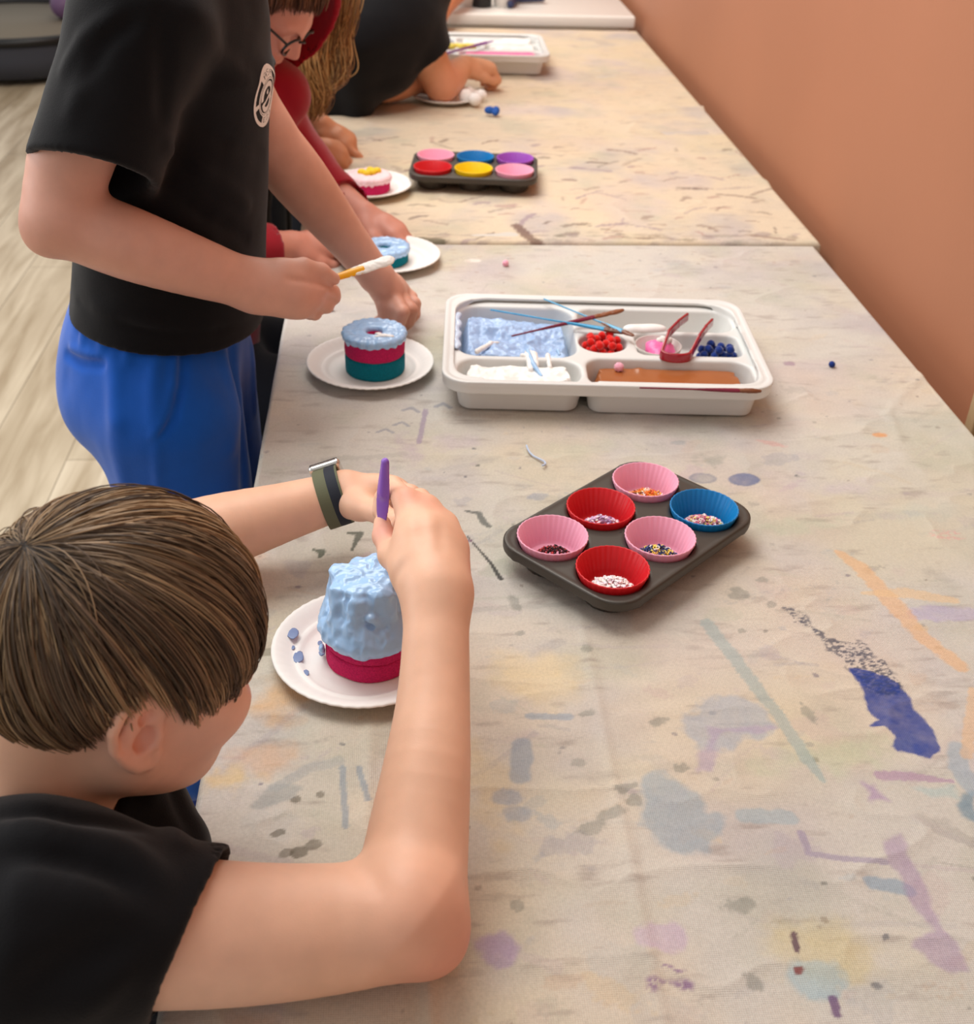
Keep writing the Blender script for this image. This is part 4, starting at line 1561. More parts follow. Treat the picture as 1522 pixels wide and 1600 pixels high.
tag(mesh_obj('blue_paint_drip', V, Fc, M_blue), 'streak of blue paint trailing across the white paint', 'paint', kind='stuff')
s = SDF(.004)
for i in range(30):
    y = -.03+.11*i/29
    s.el(tw(-.1965+.0022*math.sin(i*.7), y, TH-.0046+.0006*math.sin(i*1.3)), (.0030+.0016*math.sin(i*.9)**2, .0048, .0014+.0008*math.sin(i*.5)**2))
V, Fc = s.mesh(.0012, 1)
tag(mesh_obj('blue_paint_smear', V, Fc, simple('pale_smear', (196, 210, 232), rough=.3)), 'pale blue paint smeared along the left rim of the near tray', 'paint', kind='stuff')
s = SDF(.004)
for (x, y, a_, b_) in ((.062, .048, .024, .010), (.080, .050, .018, .009), (.048, .046, .012, .008)):
    s.el(tw(x, y, TH-.006), (a_, b_, .006))
V, Fc = s.mesh(.0012, 1)
tag(mesh_obj('white_paint_blob', V, Fc, M_white_p), 'white blob of paint on the divider behind the red tweezers', 'paint', kind='stuff')

# pom-poms: soft fibrous balls
M_pom = {k: simple('pompom_'+k, c, rough=.95, sheen=.4, spec=.1, noise=.12, nscale=700) for k, c in dict(red=(222, 26, 20), blue=(24, 52, 128), pink=(248, 176, 196), white=(246, 242, 236)).items()}
pom_me = {}


def pompom(p, colour, label, group=None, r=.0056):
    key = colour
    if key not in pom_me:
        m = MB()
        m.ball((0, 0, 0), .0056, 22, 14, (1, 1, 1), .11)
        o = m.build('pompom', M_pom[colour])
        pom_me[key] = o
    else:
        o = pom_me[key].copy()
        COL.objects.link(o)
    o.location = tuple(p)
    o.rotation_euler = (random.uniform(0, 6), random.uniform(0, 6), random.uniform(0, 6))
    o.scale = (r/.0056,)*3
    for k in list(o.keys()):
        if k in ('label', 'category', 'group'): del o[k]
    return tag(o, label, 'pom-pom', group)


def heap(cxy, rx, ry, n, colour, label, group, zb_, r=.0056, layers=2):
    got = []
    tries = 0
    while len(got) < n and tries < 6000:
        tries += 1
        a, q = random.uniform(0, 6.283), math.sqrt(random.random())
        x, y = cxy[0]+rx*q*math.cos(a), cxy[1]+ry*q*math.sin(a)
        z = zb_+r
        ok = False
        for it in range(30):
            hit = [g for g in got if math.dist(g, (x, y, z)) < 1.72*r]
            if not hit:
                ok = True
                break
            z += r*.3
        if ok and z < zb_+r*(1+1.7*layers): got.append((x, y, z))
    for g in got: pompom(tw(*g), colour, label, group, r)


heap((.004, .003), .0250, .0230, 40, 'red', 'small red pom-pom in the round well of the near tray', 'red pom-poms in the round well', .0222, layers=2)
heap((.160, -.006), .024, .020, 26, 'blue', 'small navy blue pom-pom in the well to the right of the red tweezers', 'navy pom-poms in the tray', .0212, layers=2)
c = Zp(1300, 570, TZ+.004)
pompom((c[0], c[1], TZ+.0048), 'blue', 'tiny navy pom-pom alone on the canvas right of the tray', r=.0046)
c = Zp(517, 481, TZ+.004)
pompom((c[0], c[1], TZ+.0048), 'blue', 'tiny navy pom-pom on the canvas below the standing boy fist', r=.0046)
c = tw(-.060, -.062, 0)
pompom(tw(.020, -.062, .0375), 'pink', 'pale pink pom-pom stuck on the brown paint in the near tray', r=.0062)
c = Zp(790, 412, TZ+.004)
pompom((c[0], c[1], TZ+.0048), 'pink', 'pale pink pom-pom on the canvas behind the near tray', r=.0052)

# little pot with pink paint in the tray, and crumbs on it
pot = tw(.080, .000, .0209)
M_pot = simple('clear_pot', (214, 206, 200), rough=.25, spec=.5)
MB().lathe([(1e-4, 0), (.026, 0), (.031, .018), (.032, .0185), (.0325, .018), (.0275, -.0002), (1e-4, -.0002)], pot, 40)
mb = MB().lathe([(1e-4, .0012), (.0255, .0012), (.0305, .0215), (.0315, .0222), (.0322, .0215), (.0270, .0), (1e-4, .0)], pot, 48)
o = mb.build('paint_pot', M_pot)
tag(o, 'small round pot of pink paint sitting in the tray under the red tweezers', 'pot')
s = SDF(.006)
for i in range(16):
    a, q = random.uniform(0, 6.28), .017*math.sqrt(random.random())
    s.el(pot+np.array((q*math.cos(a), q*math.sin(a), .012+random.uniform(0, .003))), (.009, .008, .006))
s.disp = lambda P: .0012*fbm(P*180, 3, 41)
V, Fc = s.mesh(.0012, 1)
tag(mesh_obj('pink_paint', V, Fc, simple('pink_paint', (240, 110, 172), rough=.35, noise=.08, nscale=90)), 'lumpy pink paint in the small pot between the tweezer arms', 'paint', kind='stuff')
for i, (dx, dy) in enumerate(((.004, .011), (.012, .006), (.009, .016), (.017, .012))):
    pompom(pot+np.array((dx, dy, .0225)), 'white', 'white pom-pom on the pink paint in the small pot', 'white pom-poms on the pink paint', r=.0046)

# red tweezers
M_twz = simple('red_plastic', (176, 14, 44), rough=.16, spec=.6, trans=.25, ior=1.46, coat=.4)
s = SDF(.004)
bend_l, bend_r = tw(.083, -.044, .046), tw(.113, -.047, .0475)
tip_l, tip_r = tw(.125, .052, .062), tw(.158, .040, .060)
mid_l, mid_r = tw(.093, .004, .058), tw(.134, -.006, .058)


def strap(s, pts, w, th):
    for i in range(len(pts)-1):
        a, b = np.array(pts[i]), np.array(pts[i+1])
        d = nrm(b-a)
        side = nrm(np.cross(d, (0.1, 0.2, 1)))
        upn = np.cross(side, d)
        M = np.stack([d, side, upn], 1)
        s.bx((a+b)/2, (np.linalg.norm(b-a)/2+th, th, w), th*.8, M, k=.0015)


arc = [tw(.098+.0195*math.cos(a), -.040+.012*math.sin(a), .0475) for a in np.linspace(math.pi*1.0, 2*math.pi, 15)]
strap(s, [tip_l, (tip_l+mid_l)/2+np.array((0, 0, .002)), mid_l, arc[0]], .0062, .0021)
strap(s, arc, .0062, .0021)
strap(s, [arc[-1], mid_r, (tip_r+mid_r)/2+np.array((0, 0, .002)), tip_r], .0062, .0021)
V, Fc = s.mesh(.0009, 2)
tag(mesh_obj('tweezers', V, Fc, M_twz), 'translucent red plastic tweezers lying across the near tray', 'tweezers')


# spatula sticks with paddles
def spatula(name, a, b, pad, col, label, r=.0013, tipcol=None, tipf=.25, w=.0042, face=None):
    a, b = np.array(a, float), np.array(b, float)
    o = thing(name, label, 'spatula', tuple(a))
    d = nrm(b-a)
    L = np.linalg.norm(b-a)
    side = nrm(np.cross(d, (0, 0, 1) if face is None else face))
    upn = np.cross(side, d)
    M = np.stack([d, side, upn], 1)
    s = SDF(.004)
    s.rc(a, b-d*pad*.6, r, r*1.05)
    s.el(b-d*pad*.5, (pad*.62, w, .0012), M, k=.006)
    V, Fc = s.mesh(.0007, 2)
    mesh_obj('handle', V, Fc, simple(name+'_plastic', col, rough=.25, spec=.5), o)
    if tipcol is not None:
        s = SDF(.003)
        s.el(b-d*pad*tipf*1.2, (pad*.42, w*1.08, .0021), M)
        s.el(b-d*pad*tipf*2.4, (pad*.4, w*.9, .0018), M)
        s.el(b-d*.005, (.011, w*1.05, .0023), M)
        s.disp = lambda P: .0006*fbm(P*300, 3, 77)
        V, Fc = s.mesh(.0007, 1)
        mesh_obj('paint_coat', V, Fc, simple('paint_coat', tipcol, rough=.35), o)
    return o


zr = TH+.0025
spatula('craft_spatula', Zp(767, 484, TZ+.056), Zp(972, 519, TZ+.0535), .045, (60, 164, 214), 'blue plastic spatula lying left to right across the tray divider', tipcol=(110, 70, 52))
spatula('craft_spatula', Zp(850, 467, TZ+.0535), Zp(986, 523, TZ+.0555), .03, (98, 176, 214), 'pale blue plastic spatula resting on the back rim of the near tray', tipcol=(120, 74, 50), tipf=.6)
spatula('craft_spatula', Zp(800, 525, TZ+.046), Zp(968, 486, TZ+.060), .07, (124, 34, 58), 'maroon plastic spatula with a brown painted end, on top of the blue ones', tipcol=(134, 78, 46))
spatula('craft_spatula', Zp(1000, 606, TZ+.0535), Zp(1182, 611, TZ+.0535), .04, (124, 34, 58), 'maroon plastic spatula along the front rim of the near tray', r=.0012, tipcol=(120, 70, 44), w=.0030)

# curl of light blue string on the canvas
pts = px2([(822, 697), (826, 708), (834, 716), (843, 720), (851, 724), (853, 728), (846, 731)])
P_ = np.array([(x, y, TZ+.0026) for x, y in pts])
tt = np.linspace(0, len(P_)-1, 40)
P_ = np.stack([np.interp(tt, range(len(P_)), P_[:, k]) for k in range(3)], 1)
P_ = np.array([P_[max(0, i-2):i+3].mean(0) for i in range(len(P_))])
tag(MB().tube(P_, .0012, 8).build('string', simple('string_blue', (190, 204, 228), rough=.5)), 'short curl of pale blue string on the canvas left of the muffin pan', 'string')

# ================================================================ far tray and other far things
ft_c, ft_a = tuple(Zp(730, 76, TZ+.04)[:2]), math.radians(-1)
o = mesh_obj('compartment_tray', TRAY_V, TRAY_F, M_tray)
o.location = (ft_c[0], ft_c[1], TZ+.003)
o.rotation_euler = (0, 0, ft_a)
tag(o, 'pale grey compartment tray on the second table holding pink and white paint', 'tray')
fkw = dict(c=ft_c, a=ft_a)
pool(WELLS[5], lambda x, y, X, Y: .043+.002*nz(x, y, 53, 40), simple('bright_pink_paint', (250, 110, 170), rough=.4), 'pool of bright pink paint in the far tray', 'pink_paint', **fkw)
pool(WELLS[2], lambda x, y, X, Y: .043+.004*nz(x, y, 54, 40)+.006*np.clip(X, 0, 1), M_white_p, 'pool of white paint in the back well of the far tray', 'white_paint', **fkw)
pool(WELLS[4], lambda x, y, X, Y: .043+.004*nz(x, y, 57, 40), M_white_p, 'pool of white paint in the middle right well of the far tray', 'white_paint', **fkw)
pool(WELLS[1], lambda x, y, X, Y: .043+.003*nz(x, y, 55, 40), simple('lilac_paint', (214, 180, 220), rough=.4), 'pool of lilac paint in the front left well of the far tray', 'lilac_paint', **fkw)
pool(WELLS[0], lambda x, y, X, Y: .043+.004*nz(x, y, 56, 40), simple('plum_paint', (128, 66, 96), rough=.4), 'pool of plum paint in the back left well of the far tray', 'plum_paint', **fkw)
s = SDF(.005)
for i in range(7):
    s.el(tw(-.07+.014*i, -.01+.006*(i % 2), .046, ft_c, ft_a), (.011, .010, .008))
V, Fc = s.mesh(.002, 1)
tag(mesh_obj('yellow_sponge', V, Fc, simple('yellow_foam', (226, 206, 92), rough=.8)), 'yellow foam lump among the paints in the far tray', 'foam')
spatula('craft_spatula', Zp(694, 84, TZ+.058), Zp(770, 64, TZ+.060), .05, (128, 66, 150), 'purple plastic spatula in the far tray', r=.003, w=.007)
# white foam pieces on the far plate, blue foam piece beside
for i, (px, py, r) in enumerate(((728, 143, .016), (742, 148, .015), (752, 140, .013), (733, 133, .011))):
    c = Zp(px, py, TZ+.03)
    m = MB().ball((c[0], c[1], TZ+.0045+r), r, 16, 12, (1.1, .9, .95), .06)
    tag(m.build('foam_piece', simple('white_foam', (248, 246, 242), rough=.8)), 'white foam piece on the plate below the black-shirted child hand', 'foam piece', 'white foam pieces on the far plate')
c = Zp(770, 173, TZ+.012)
s = SDF(.004)
s.el((c[0]-.008, c[1], TZ+.013), (.012, .008, .009))
s.el((c[0]+.008, c[1]+.002, TZ+.012), (.009, .008, .010))
s.el((c[0]+.006, c[1]-.006, TZ+.009), (.008, .007, .007))
V, Fc = s.mesh(.0015, 1)
tag(mesh_obj('foam_piece', V, Fc, simple('blue_foam', (26, 84, 168), rough=.7)), 'lumpy bright blue foam piece on the canvas right of the far plate', 'foam piece')
# things at the near edge of the white table
ZW = .783
M_blackpl = simple('black_plastic', (22, 22, 24), rough=.35)
c = Yp(752, 30, 3.99)
o = thing('bottle', 'black squeeze bottle standing at the edge of the white table', 'bottle', (c[0], 3.99, ZW))
MB().lathe([(1e-4, 0), (.030, 0), (.032, .004), (.032, .075), (.024, .095), (.012, .102), (1e-4, .102)], (c[0], 3.99, ZW), 24).build('bottle_body', M_blackpl, o)
MB().lathe([(1e-4, .100), (.013, .100), (.012, .125), (.005, .15), (1e-4, .15)], (c[0], 3.99, ZW), 20).build('cap', M_blackpl, o)
M_cupw = simple('white_cup', (242, 240, 236), rough=.4)
for px, lab in ((728, 'white paper cup left of the black bottle on the white table'), (785, 'white paper cup right of the black bottle on the white table')):
    c = Yp(px, 25, 4.0)
    o = MB().lathe([(1e-4, .002), (.026, .002), (.037, .095), (.039, .097), (.040, .094), (.028, 0), (1e-4, 0)], (c[0], 4.0, ZW), 28).build('paper_cup', M_cupw)
    tag(o, lab, 'cup')
c = Yp(818, 18, 4.05)
o = thing('glue_gun', 'dark blue handled tool lying right of the cups on the white table', 'tool', (c[0], 4.05, ZW))
M_navy = simple('navy_plastic', (44, 54, 92), rough=.4)
s = SDF(.01)
s.rc((c[0]-.05, 4.05, ZW+.018), (c[0]+.06, 4.07, ZW+.018), .016, .014)
V, Fc = s.mesh(.003, 1)
mesh_obj('tool_body', V, Fc, M_navy, o)
s = SDF(.01)
s.rc((c[0]-.03, 4.05, ZW+.014), (c[0]-.05, 3.97, ZW+.012), .013, .012)
V, Fc = s.mesh(.003, 1)
mesh_obj('tool_handle', V, Fc, M_navy, o)

# round trampoline on the floor at the upper left
c0 = Zp(18, 34, .20)
tr = thing('trampoline', 'low round trampoline with grey mat and black padded rim on the wood floor', 'trampoline', (c0[0], c0[1], 0))
RR = .56
ring = [(c0[0]+RR*math.cos(a), c0[1]+RR*math.sin(a), .205) for a in np.linspace(0, 2*math.pi, 65)]
MB().tube(ring, .022, 12).build('rim_pad', M_blackpl, tr)
MB().lathe([(1e-4, 0), (RR*.97, 0), (RR*.97, -.004), (1e-4, -.004)], (c0[0], c0[1], .200), 64).build('mat', simple('grey_mat', (128, 120, 106), rough=.8), tr)
MB().lathe([(RR, 0), (RR+.006, -.08), (RR+.004, -.165), (RR-.004, -.165), (RR-.002, 0)], (c0[0], c0[1], .200), 64).build('skirt', simple('slate_cloth', (56, 58, 66), rough=.85), tr)
for k in range(6):
    a = k*math.pi/3+.3
    MB().tube([(c0[0]+(RR-.03)*math.cos(a), c0[1]+(RR-.03)*math.sin(a), 0), (c0[0]+(RR-.03)*math.cos(a), c0[1]+(RR-.03)*math.sin(a), .19)], .016, 10).build('leg', M_steel, tr)
c = Zp(100, 8, .27)
o = MB().ball((c[0], c[1], .27), .07, 20, 14, (1, 1, 1)).build('ball', simple('purple_ball', (112, 84, 120), rough=.5))
tag(o, 'purple ball at the back edge of the trampoline', 'ball')
# ================================================================ people
def skin_mat(name):
    m, nt, b = new_mat(name)
    N, L = nt.nodes, nt.links
    a = N.new('ShaderNodeAttribute')
    a.attribute_name = 'tint'
    tc = N.new('ShaderNodeTexCoord')
    n = N.new('ShaderNodeTexNoise')
    n.inputs['Scale'].default_value = 45
    n.inputs['Detail'].default_value = 5
    L.new(tc.outputs['Object'], n.inputs['Vector'])
    mr = N.new('ShaderNodeMapRange')
    mr.inputs['From Min'].default_value = .3
    mr.inputs['From Max'].default_value = .7
    mr.inputs['To Min'].default_value = .955
    mr.inputs['To Max'].default_value = 1.045
    L.new(n.outputs['Fac'], mr.inputs['Value'])
    mx = N.new('ShaderNodeMix')
    mx.data_type = 'RGBA'
    mx.blend_type = 'MULTIPLY'
    mx.inputs['Factor'].default_value = 1
    L.new(a.outputs['Color'], mx.inputs['A'])
    L.new(mr.outputs['Result'], mx.inputs['B'])
    L.new(mx.outputs['Result'], b.inputs['Base Color'])
    b.inputs['Roughness'].default_value = .48
    b.inputs['Specular IOR Level'].default_value = .38
    b.inputs['Subsurface Weight'].default_value = .12
    b.inputs['Subsurface Radius'].default_value = (1, .35, .2)
    b.inputs['Subsurface Scale'].default_value = .007
    n2 = N.new('ShaderNodeTexNoise')
    n2.inputs['Scale'].default_value = 900
    n2.inputs['Detail'].default_value = 2
    L.new(tc.outputs['Object'], n2.inputs['Vector'])
    bp = N.new('ShaderNodeBump')
    bp.inputs['Strength'].default_value = .12
    bp.inputs['Distance'].default_value = .0006
    L.new(n2.outputs['Fac'], bp.inputs['Height'])
    L.new(bp.outputs['Normal'], b.inputs['Normal'])
    return m


M_skin = skin_mat('skin')


def cloth_mat(name, col, bump=.25, sheen=.15, rough=.85, bscale=900):
    return simple(name, col, rough=rough, spec=.15, noise=.06, nscale=25, bump=bump, bscale=bscale, sheen=sheen)


def frame(phi, dl, rl):
    phi, dl, rl = np.radians([phi, dl, rl])
    fw = np.array([math.cos(dl)*math.cos(phi), math.cos(dl)*math.sin(phi), -math.sin(dl)])
    left = nrm(np.cross([0, 0, 1], fw))
    up = np.cross(fw, left)
    l2 = math.cos(rl)*left+math.sin(rl)*up
    u2 = -math.sin(rl)*left+math.cos(rl)*up
    return np.stack([fw, l2, u2], 1)


class Head:
    def __init__(s, C, R, sc=1.0):
        s.C, s.R, s.sc = np.array(C, float), R, sc

    def w(s, x, y, z):
        return s.C+s.R@(np.array((x, y, z))*s.sc)

    def build(s, S, detail=True):
        k = s.sc
        R = s.R
        E = lambda p, r, kk, op='u', M=None: S.el(s.w(*p), np.array(r)*k, R if M is None else R@M, kk*k, op)
        C = lambda a, b, ra, rb, kk, op='u': S.rc(s.w(*a), s.w(*b), ra*k, rb*k, kk*k, op)
        E((-.010, 0, .020), (.093, .075, .086), .02)
        E((.030, 0, -.030), (.062, .060, .072), .04)
        E((.046, 0, -.066), (.040, .044, .044), .035)
        for sd in (-1, 1):
            C((.004, sd*.050, -.062), (.056, sd*.020, -.096), .020, .017, .035)      # jaw
            E((.060, sd*.036, -.030), (.028, .026, .026), .03)                        # cheek
            C((.078, sd*.016, .012), (.070, sd*.044, .010), .012, .009, .018)         # brow
        C((.062, 0, -.098), (.068, 0, -.100), .019, .016, .02)                        # chin
        for sd in (-1, 1):
            E((.090, sd*.031, -.008), (.014, .015, .010), .012, 's')                  # eye socket
        C((.084, 0, .006), (.106, 0, -.030), .0075, .0095, .012)                      # nose
        for sd in (-1, 1):
            E((.098, sd*.010, -.034), (.009, .007, .006), .006)
            E((.076, sd*.031, -.009), (.0125, .0145, .0095), .004)                    # closed lid
        E((.092, 0, -.060), (.008, .019, .0055), .006)                                # lips
        E((.088, 0, -.070), (.009, .016, .0055), .006)
        C((.094, -.017, -.0645), (.094, .017, -.0645), .0022, .0022, .004, 's')
        if detail:
            for sd in (-1, 1):
                s.ear(S, sd)

    def ear(s, S, sd):
        k = s.sc
        pts2 = [(0.012, -.002), (0.011, .010), (0.014, .020), (0.007, .030), (-.006, .033), (-.018, .027), (-.024, .013), (-.022, -.003), (-.014, -.017), (-.004, -.027), (.006, -.029), (.011, -.022)]
        rad = [.0030, .0036, .0042, .0046, .0048, .0048, .0046, .0044, .0046, .0058, .0062, .0046]

        def P(x, z, o=0.0):
            out = .0745+o+max(0, .006-x)*.42            # the back edge stands away from the head
            return s.w(-.004+x-.10*z, sd*out, -.018+z)
        S.chain([P(*q) for q in pts2], [r*k for r in rad], k=.0035*k)
        # antihelix fold and tragus
        S.chain([P(-.004, .020, -.001), P(-.012, .012, -.001), P(-.013, 0, -.001), P(-.006, -.013, -.001), P(.002, -.019, -.001)], [.003*k, .0036*k, .0036*k, .0036*k, .003*k], k=.004*k)
        S.rc(P(.011, -.004, .001), P(.010, -.012, .002), .0042*k, .004*k, k=.005*k)
        # the sheet behind
        S.chain([P(-.004, .022, -.006), P(-.010, .004, -.007), P(-.003, -.014, -.006)], [.009*k, .010*k, .009*k], k=.005*k)
        S.rc(s.w(-.004, sd*.066, .004), s.w(-.006, sd*.068, -.036), .012*k, .010*k, k=.012*k)
        S.el(P(-.000, -.003, .003), np.array((.0085, .0095, .0105))*k, s.R, k=.003*k, op='s')
        S.el(P(.000, .016, .003), np.array((.0065, .0055, .0065))*k, s.R, k=.003*k, op='s')
        S.chain([P(-.012, .021, .004), P(-.0175, .010, .004), P(-.0165, -.004, .004)], [.0032*k, .0032*k, .0028*k], k=.002*k, op='s')

    def hair(s, mat_name, cols, parent, n_guides=420, kids=22, m=16, rad=.00055, layer=.10, seed=1, limits=None, whorl=(-.66, 0.0, .75), long_top=.105, side=.05, wild=.004, cap=True, curl=0.0, clump=.06):
        r = np.random.default_rng(seed)
        rad_e = np.array((.095, .0785, .089))
        cE = np.array((-.010, 0, .021))
        wv = nrm(whorl)
        lim = limits or (lambda az: np.interp(np.abs(az), [0, .5, .9, 1.2, 1.4, 1.6, 1.85, 2.15, 2.6, 3.15], [.010, .006, -.002, -.004, .016, .028, -.008, -.058, -.078, -.085]))

        def zlim(q):
            az = np.arctan2(q[..., 1], q[..., 0])
            return lim(az)
        # guide roots spread evenly
        N = n_guides*6
        i = np.arange(N)+.5
        ph = np.arccos(1-2*i/N)
        th = np.pi*(1+5**.5)*i
        q = np.stack([np.sin(ph)*np.cos(th), np.sin(ph)*np.sin(th), np.cos(ph)], 1)
        q += r.normal(size=q.shape)*.02
        q /= np.linalg.norm(q, axis=1)[:, None]
        near_w = wv+r.normal(size=(n_guides//4, 3))*.15
        q = np.concatenate([q, near_w/np.linalg.norm(near_w, axis=1)[:, None]])
        z = (q*rad_e+cE)[:, 2]
        ok = z > zlim(q)+.004
        q = q[ok]
        if len(q) > n_guides: q = q[r.permutation(len(q))[:n_guides]]
        G = len(q)
        # children
        idx = np.repeat(np.arange(G), kids)
        S_ = len(idx)
        q0 = q[idx]+r.normal(size=(S_, 3))*.045
        q0 /= np.linalg.norm(q0, axis=1)[:, None]
        gl = r.random(G)
        gl2 = r.random(G)
        lay = layer*(.25+.75*gl[idx])*(.7+.6*r.random(S_))
        topness = np.clip((q0[:, 2]+.1)/.8, 0, 1)
        L = side+(long_top-side)*topness
        nape = np.clip((-.15-q0[:, 0])/.5, 0, 1)*np.clip((.15-q0[:, 2])/.5, 0, 1)
        L = L*(1-.75*nape)*(.8+.4*r.random(S_))*(.9+.2*gl[idx])
        lay = lay*(1-.75*nape)
        step = L/(m-1)
        pos = [q0]
        cur = q0.copy()
        gdir = np.array((0, 0, -1.0))
        gtw = r.normal(size=(G, 3))
        NS = m+8
        step = np.maximum(L, .02)/(m-1)
        for j in range(NS):
            t = cur*(cur@wv)[:, None]-wv
            t /= np.linalg.norm(t, axis=1)[:, None]+1e-6
            g = gdir+np.array((.35, 0, 0))
            g = g-cur*(cur@g)[:, None]
            b = np.clip(1.1-cur[:, 2]*1.5, .05, 1.6)[:, None]
            d = t*1.0+g*b+gtw[idx]*.08+r.normal(size=cur.shape)*wild*4
            d = d-cur*(d*cur).sum(1)[:, None]
            d /= np.linalg.norm(d, axis=1)[:, None]+1e-6
            cur = cur+d*(step/.085)[:, None]
            gm = np.zeros((G, 3))
            np.add.at(gm, idx, cur)
            gm /= kids
            cur = cur+(gm[idx]-cur)*clump
            cur /= np.linalg.norm(cur, axis=1)[:, None]
            pos.append(cur.copy())
        pos = np.stack(pos, 1)
        # each strand ends at its own length or a little past the hairline
        zz = (pos*rad_e+cE)[..., 2]
        below = zz < zlim(pos)+(.020*(gl2[idx]-.5)+.008*(r.random(S_)-.5)-.001)[:, None]
        first = np.where(below.any(1), below.argmax(1), NS).astype(float)
        want = np.where(L < .02, L/.02*(m-1), m-1)*(.9+.3*r.random(S_))
        tmax = np.maximum(np.minimum(first, np.minimum(want+(topness > .3)*9, NS)), 1.2)
        ts_ = np.linspace(0, 1, m)[None]*tmax[:, None]
        i0 = np.clip(np.floor(ts_).astype(int), 0, NS-1)
        fr_ = (ts_-i0)[..., None]
        rows = np.arange(S_)[:, None]
        pos = pos[rows, i0]*(1-fr_)+pos[rows, i0+1]*fr_
        pos /= np.linalg.norm(pos, axis=2)[..., None]
        tt = np.linspace(0, 1, m)
        h = np.sin(np.clip(tt*1.0, 0, 1)*np.pi*.62)/1.0
        wob = r.normal(size=(S_, 1))*.004
        zl_ = (pos*rad_e+cE)
        zf = np.interp(zl_[..., 2], [-.09, -.035, .03], [.22, .6, 1])
        zf = np.where(zl_[..., 0] > .03, 1, zf)
        h0 = np.clip(np.arccos(np.clip(q0@wv, -1, 1))/.35, 0, 1)
        lp = 1+lay[:, None]*(h[None]+.25*(1-h0[:, None])*(1-h[None]))*zf+wob*tt[None]**2+.004
        P = pos*rad_e*lp[..., None]+cE
        if curl:
            P = P+curl*np.stack([np.sin(tt*9+gl[idx][:, None]*6), np.cos(tt*8+gl[idx][:, None]*9), 0*tt+0*gl[idx][:, None]], -1)*tt[None, :, None]
        W = s.C+(P*s.sc)@s.R.T
        V, Fc, si, ti = strands_mesh(W, rad*s.sc*(.7+.6*r.random(S_)))
        base = np.array([s2l(c) for c in cols])
        gc = base[np.minimum((r.random(G)**1.15*len(base)).astype(int), len(base)-1)]
        sc_ = gc[idx]*(.75+.5*r.random((S_, 1)))
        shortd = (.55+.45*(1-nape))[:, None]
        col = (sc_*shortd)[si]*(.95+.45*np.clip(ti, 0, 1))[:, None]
        if cap:
            nu, nv = 80, 44
            U, Vv = np.meshgrid(np.linspace(-np.pi, np.pi, nu), np.linspace(0, 1, nv), indexing='ij')
            zl = lim(U)+.005
            zl01 = np.clip((zl-cE[2])/rad_e[2], -1, 1)
            thm = np.arccos(zl01)
            th_ = Vv*thm
            qq = np.stack([np.sin(th_)*np.cos(U), np.sin(th_)*np.sin(U), np.cos(th_)], -1)
            CP = (qq*rad_e*(1.012)+cE).reshape(-1, 3)
            CW = s.C+(CP*s.sc)@s.R.T
            cf = grid_faces(nu, nv)[:, ::-1]+len(V)
            V = np.concatenate([V, CW])
            Fc = np.concatenate([Fc, cf])
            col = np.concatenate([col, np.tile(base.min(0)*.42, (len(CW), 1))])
        mt = bpy.data.materials.get(mat_name)
        if mt is None:
            mt = simple(mat_name, (90, 70, 50), rough=.45, spec=.35, attr='tint')
        return mesh_obj('hair', V, Fc, mt, parent, cols={'tint': col})


def hand_explicit(S, wrist, rw, fingers, thumb, k=.006, palm_fill=True):
    """fingers: list of four lists of points MCP, PIP, DIP, tip; thumb: CMC, MCP, IP, tip"""
    fr = [(.0105, .0088, .0076, .0064), (.0108, .0090, .0078, .0066), (.0102, .0086, .0074, .0063), (.0092, .0076, .0066, .0057)]
    for f, r in zip(fingers, fr):
        f = [np.array(p, float) for p in f]
        S.rc(wrist+(f[0]-wrist)*.10, f[0], rw*.72, r[0], k=.014)
        S.chain(f, list(r), k=k)
        S.el(f[1], (r[1]*1.06,)*3, k=.004)
    if palm_fill:
        ms = [np.array(f[0]) for f in fingers]
        for a, b in zip(ms[:-1], ms[1:]):
            S.rc((wrist*.35+a*.65), (wrist*.35+b*.65), .0110, .0105, k=.014)
            S.rc((wrist*.12+a*.88), (wrist*.12+b*.88), .0088, .0086, k=.010)
    t = [np.array(p, float) for p in thumb]
    S.rc(wrist+(t[0]-wrist)*.25, t[0], rw*.7, .0135, k=.014)
    S.rc(t[0], t[1], .0140, .0112, k=.010)
    S.chain(t[1:], [.0108, .0094, .0078], k=k)
    S.el(t[2], (.0102,)*3, k=.004)


def hand_pose(S, wrist, u, n, rw=.022, sc=1.0, curl=(60, 70, 40), spread=3, thumb=None, side=1):
    """u: towards the fingers, n: out of the back of the hand; side=+1 when the thumb lies along +v = n x u"""
    u = nrm(u)
    n = nrm(np.array(n)-u*np.dot(n, u))
    v = np.cross(n, u)*side
    w = np.array(wrist, float)
    off = [(.078, .0255), (.082, .0085), (.078, -.0085), (.069, -.0240)]
    ln = [(.036, .022, .018), (.040, .025, .019), (.037, .024, .018), (.029, .019, .016)]
    fs = []
    for i, ((a, b), L) in enumerate(zip(off, ln)):
        c = curl[i] if isinstance(curl[0], (tuple, list)) else curl
        p = w+(u*a+v*b-n*.003*(abs(i-1.3)))*sc
        f = [p]
        sp = math.radians(spread)*(1.5-i)
        fu = nrm(u*math.cos(sp)+v*math.sin(sp))
        ang = 0
        for l, cc in zip(L, c):
            ang += math.radians(cc)
            p = p+(fu*math.cos(ang)-n*math.sin(ang))*l*sc
            f.append(p)
        fs.append(f)
    th = thumb or ((.020, .024, -.008), (.046, .040, -.018), (.072, .044, -.026), (.092, .040, -.030))
    ts = [w+(u*a+v*b+n*c)*sc for a, b, c in th]
    hand_explicit(S, w, rw, fs, ts)
    return fs, ts


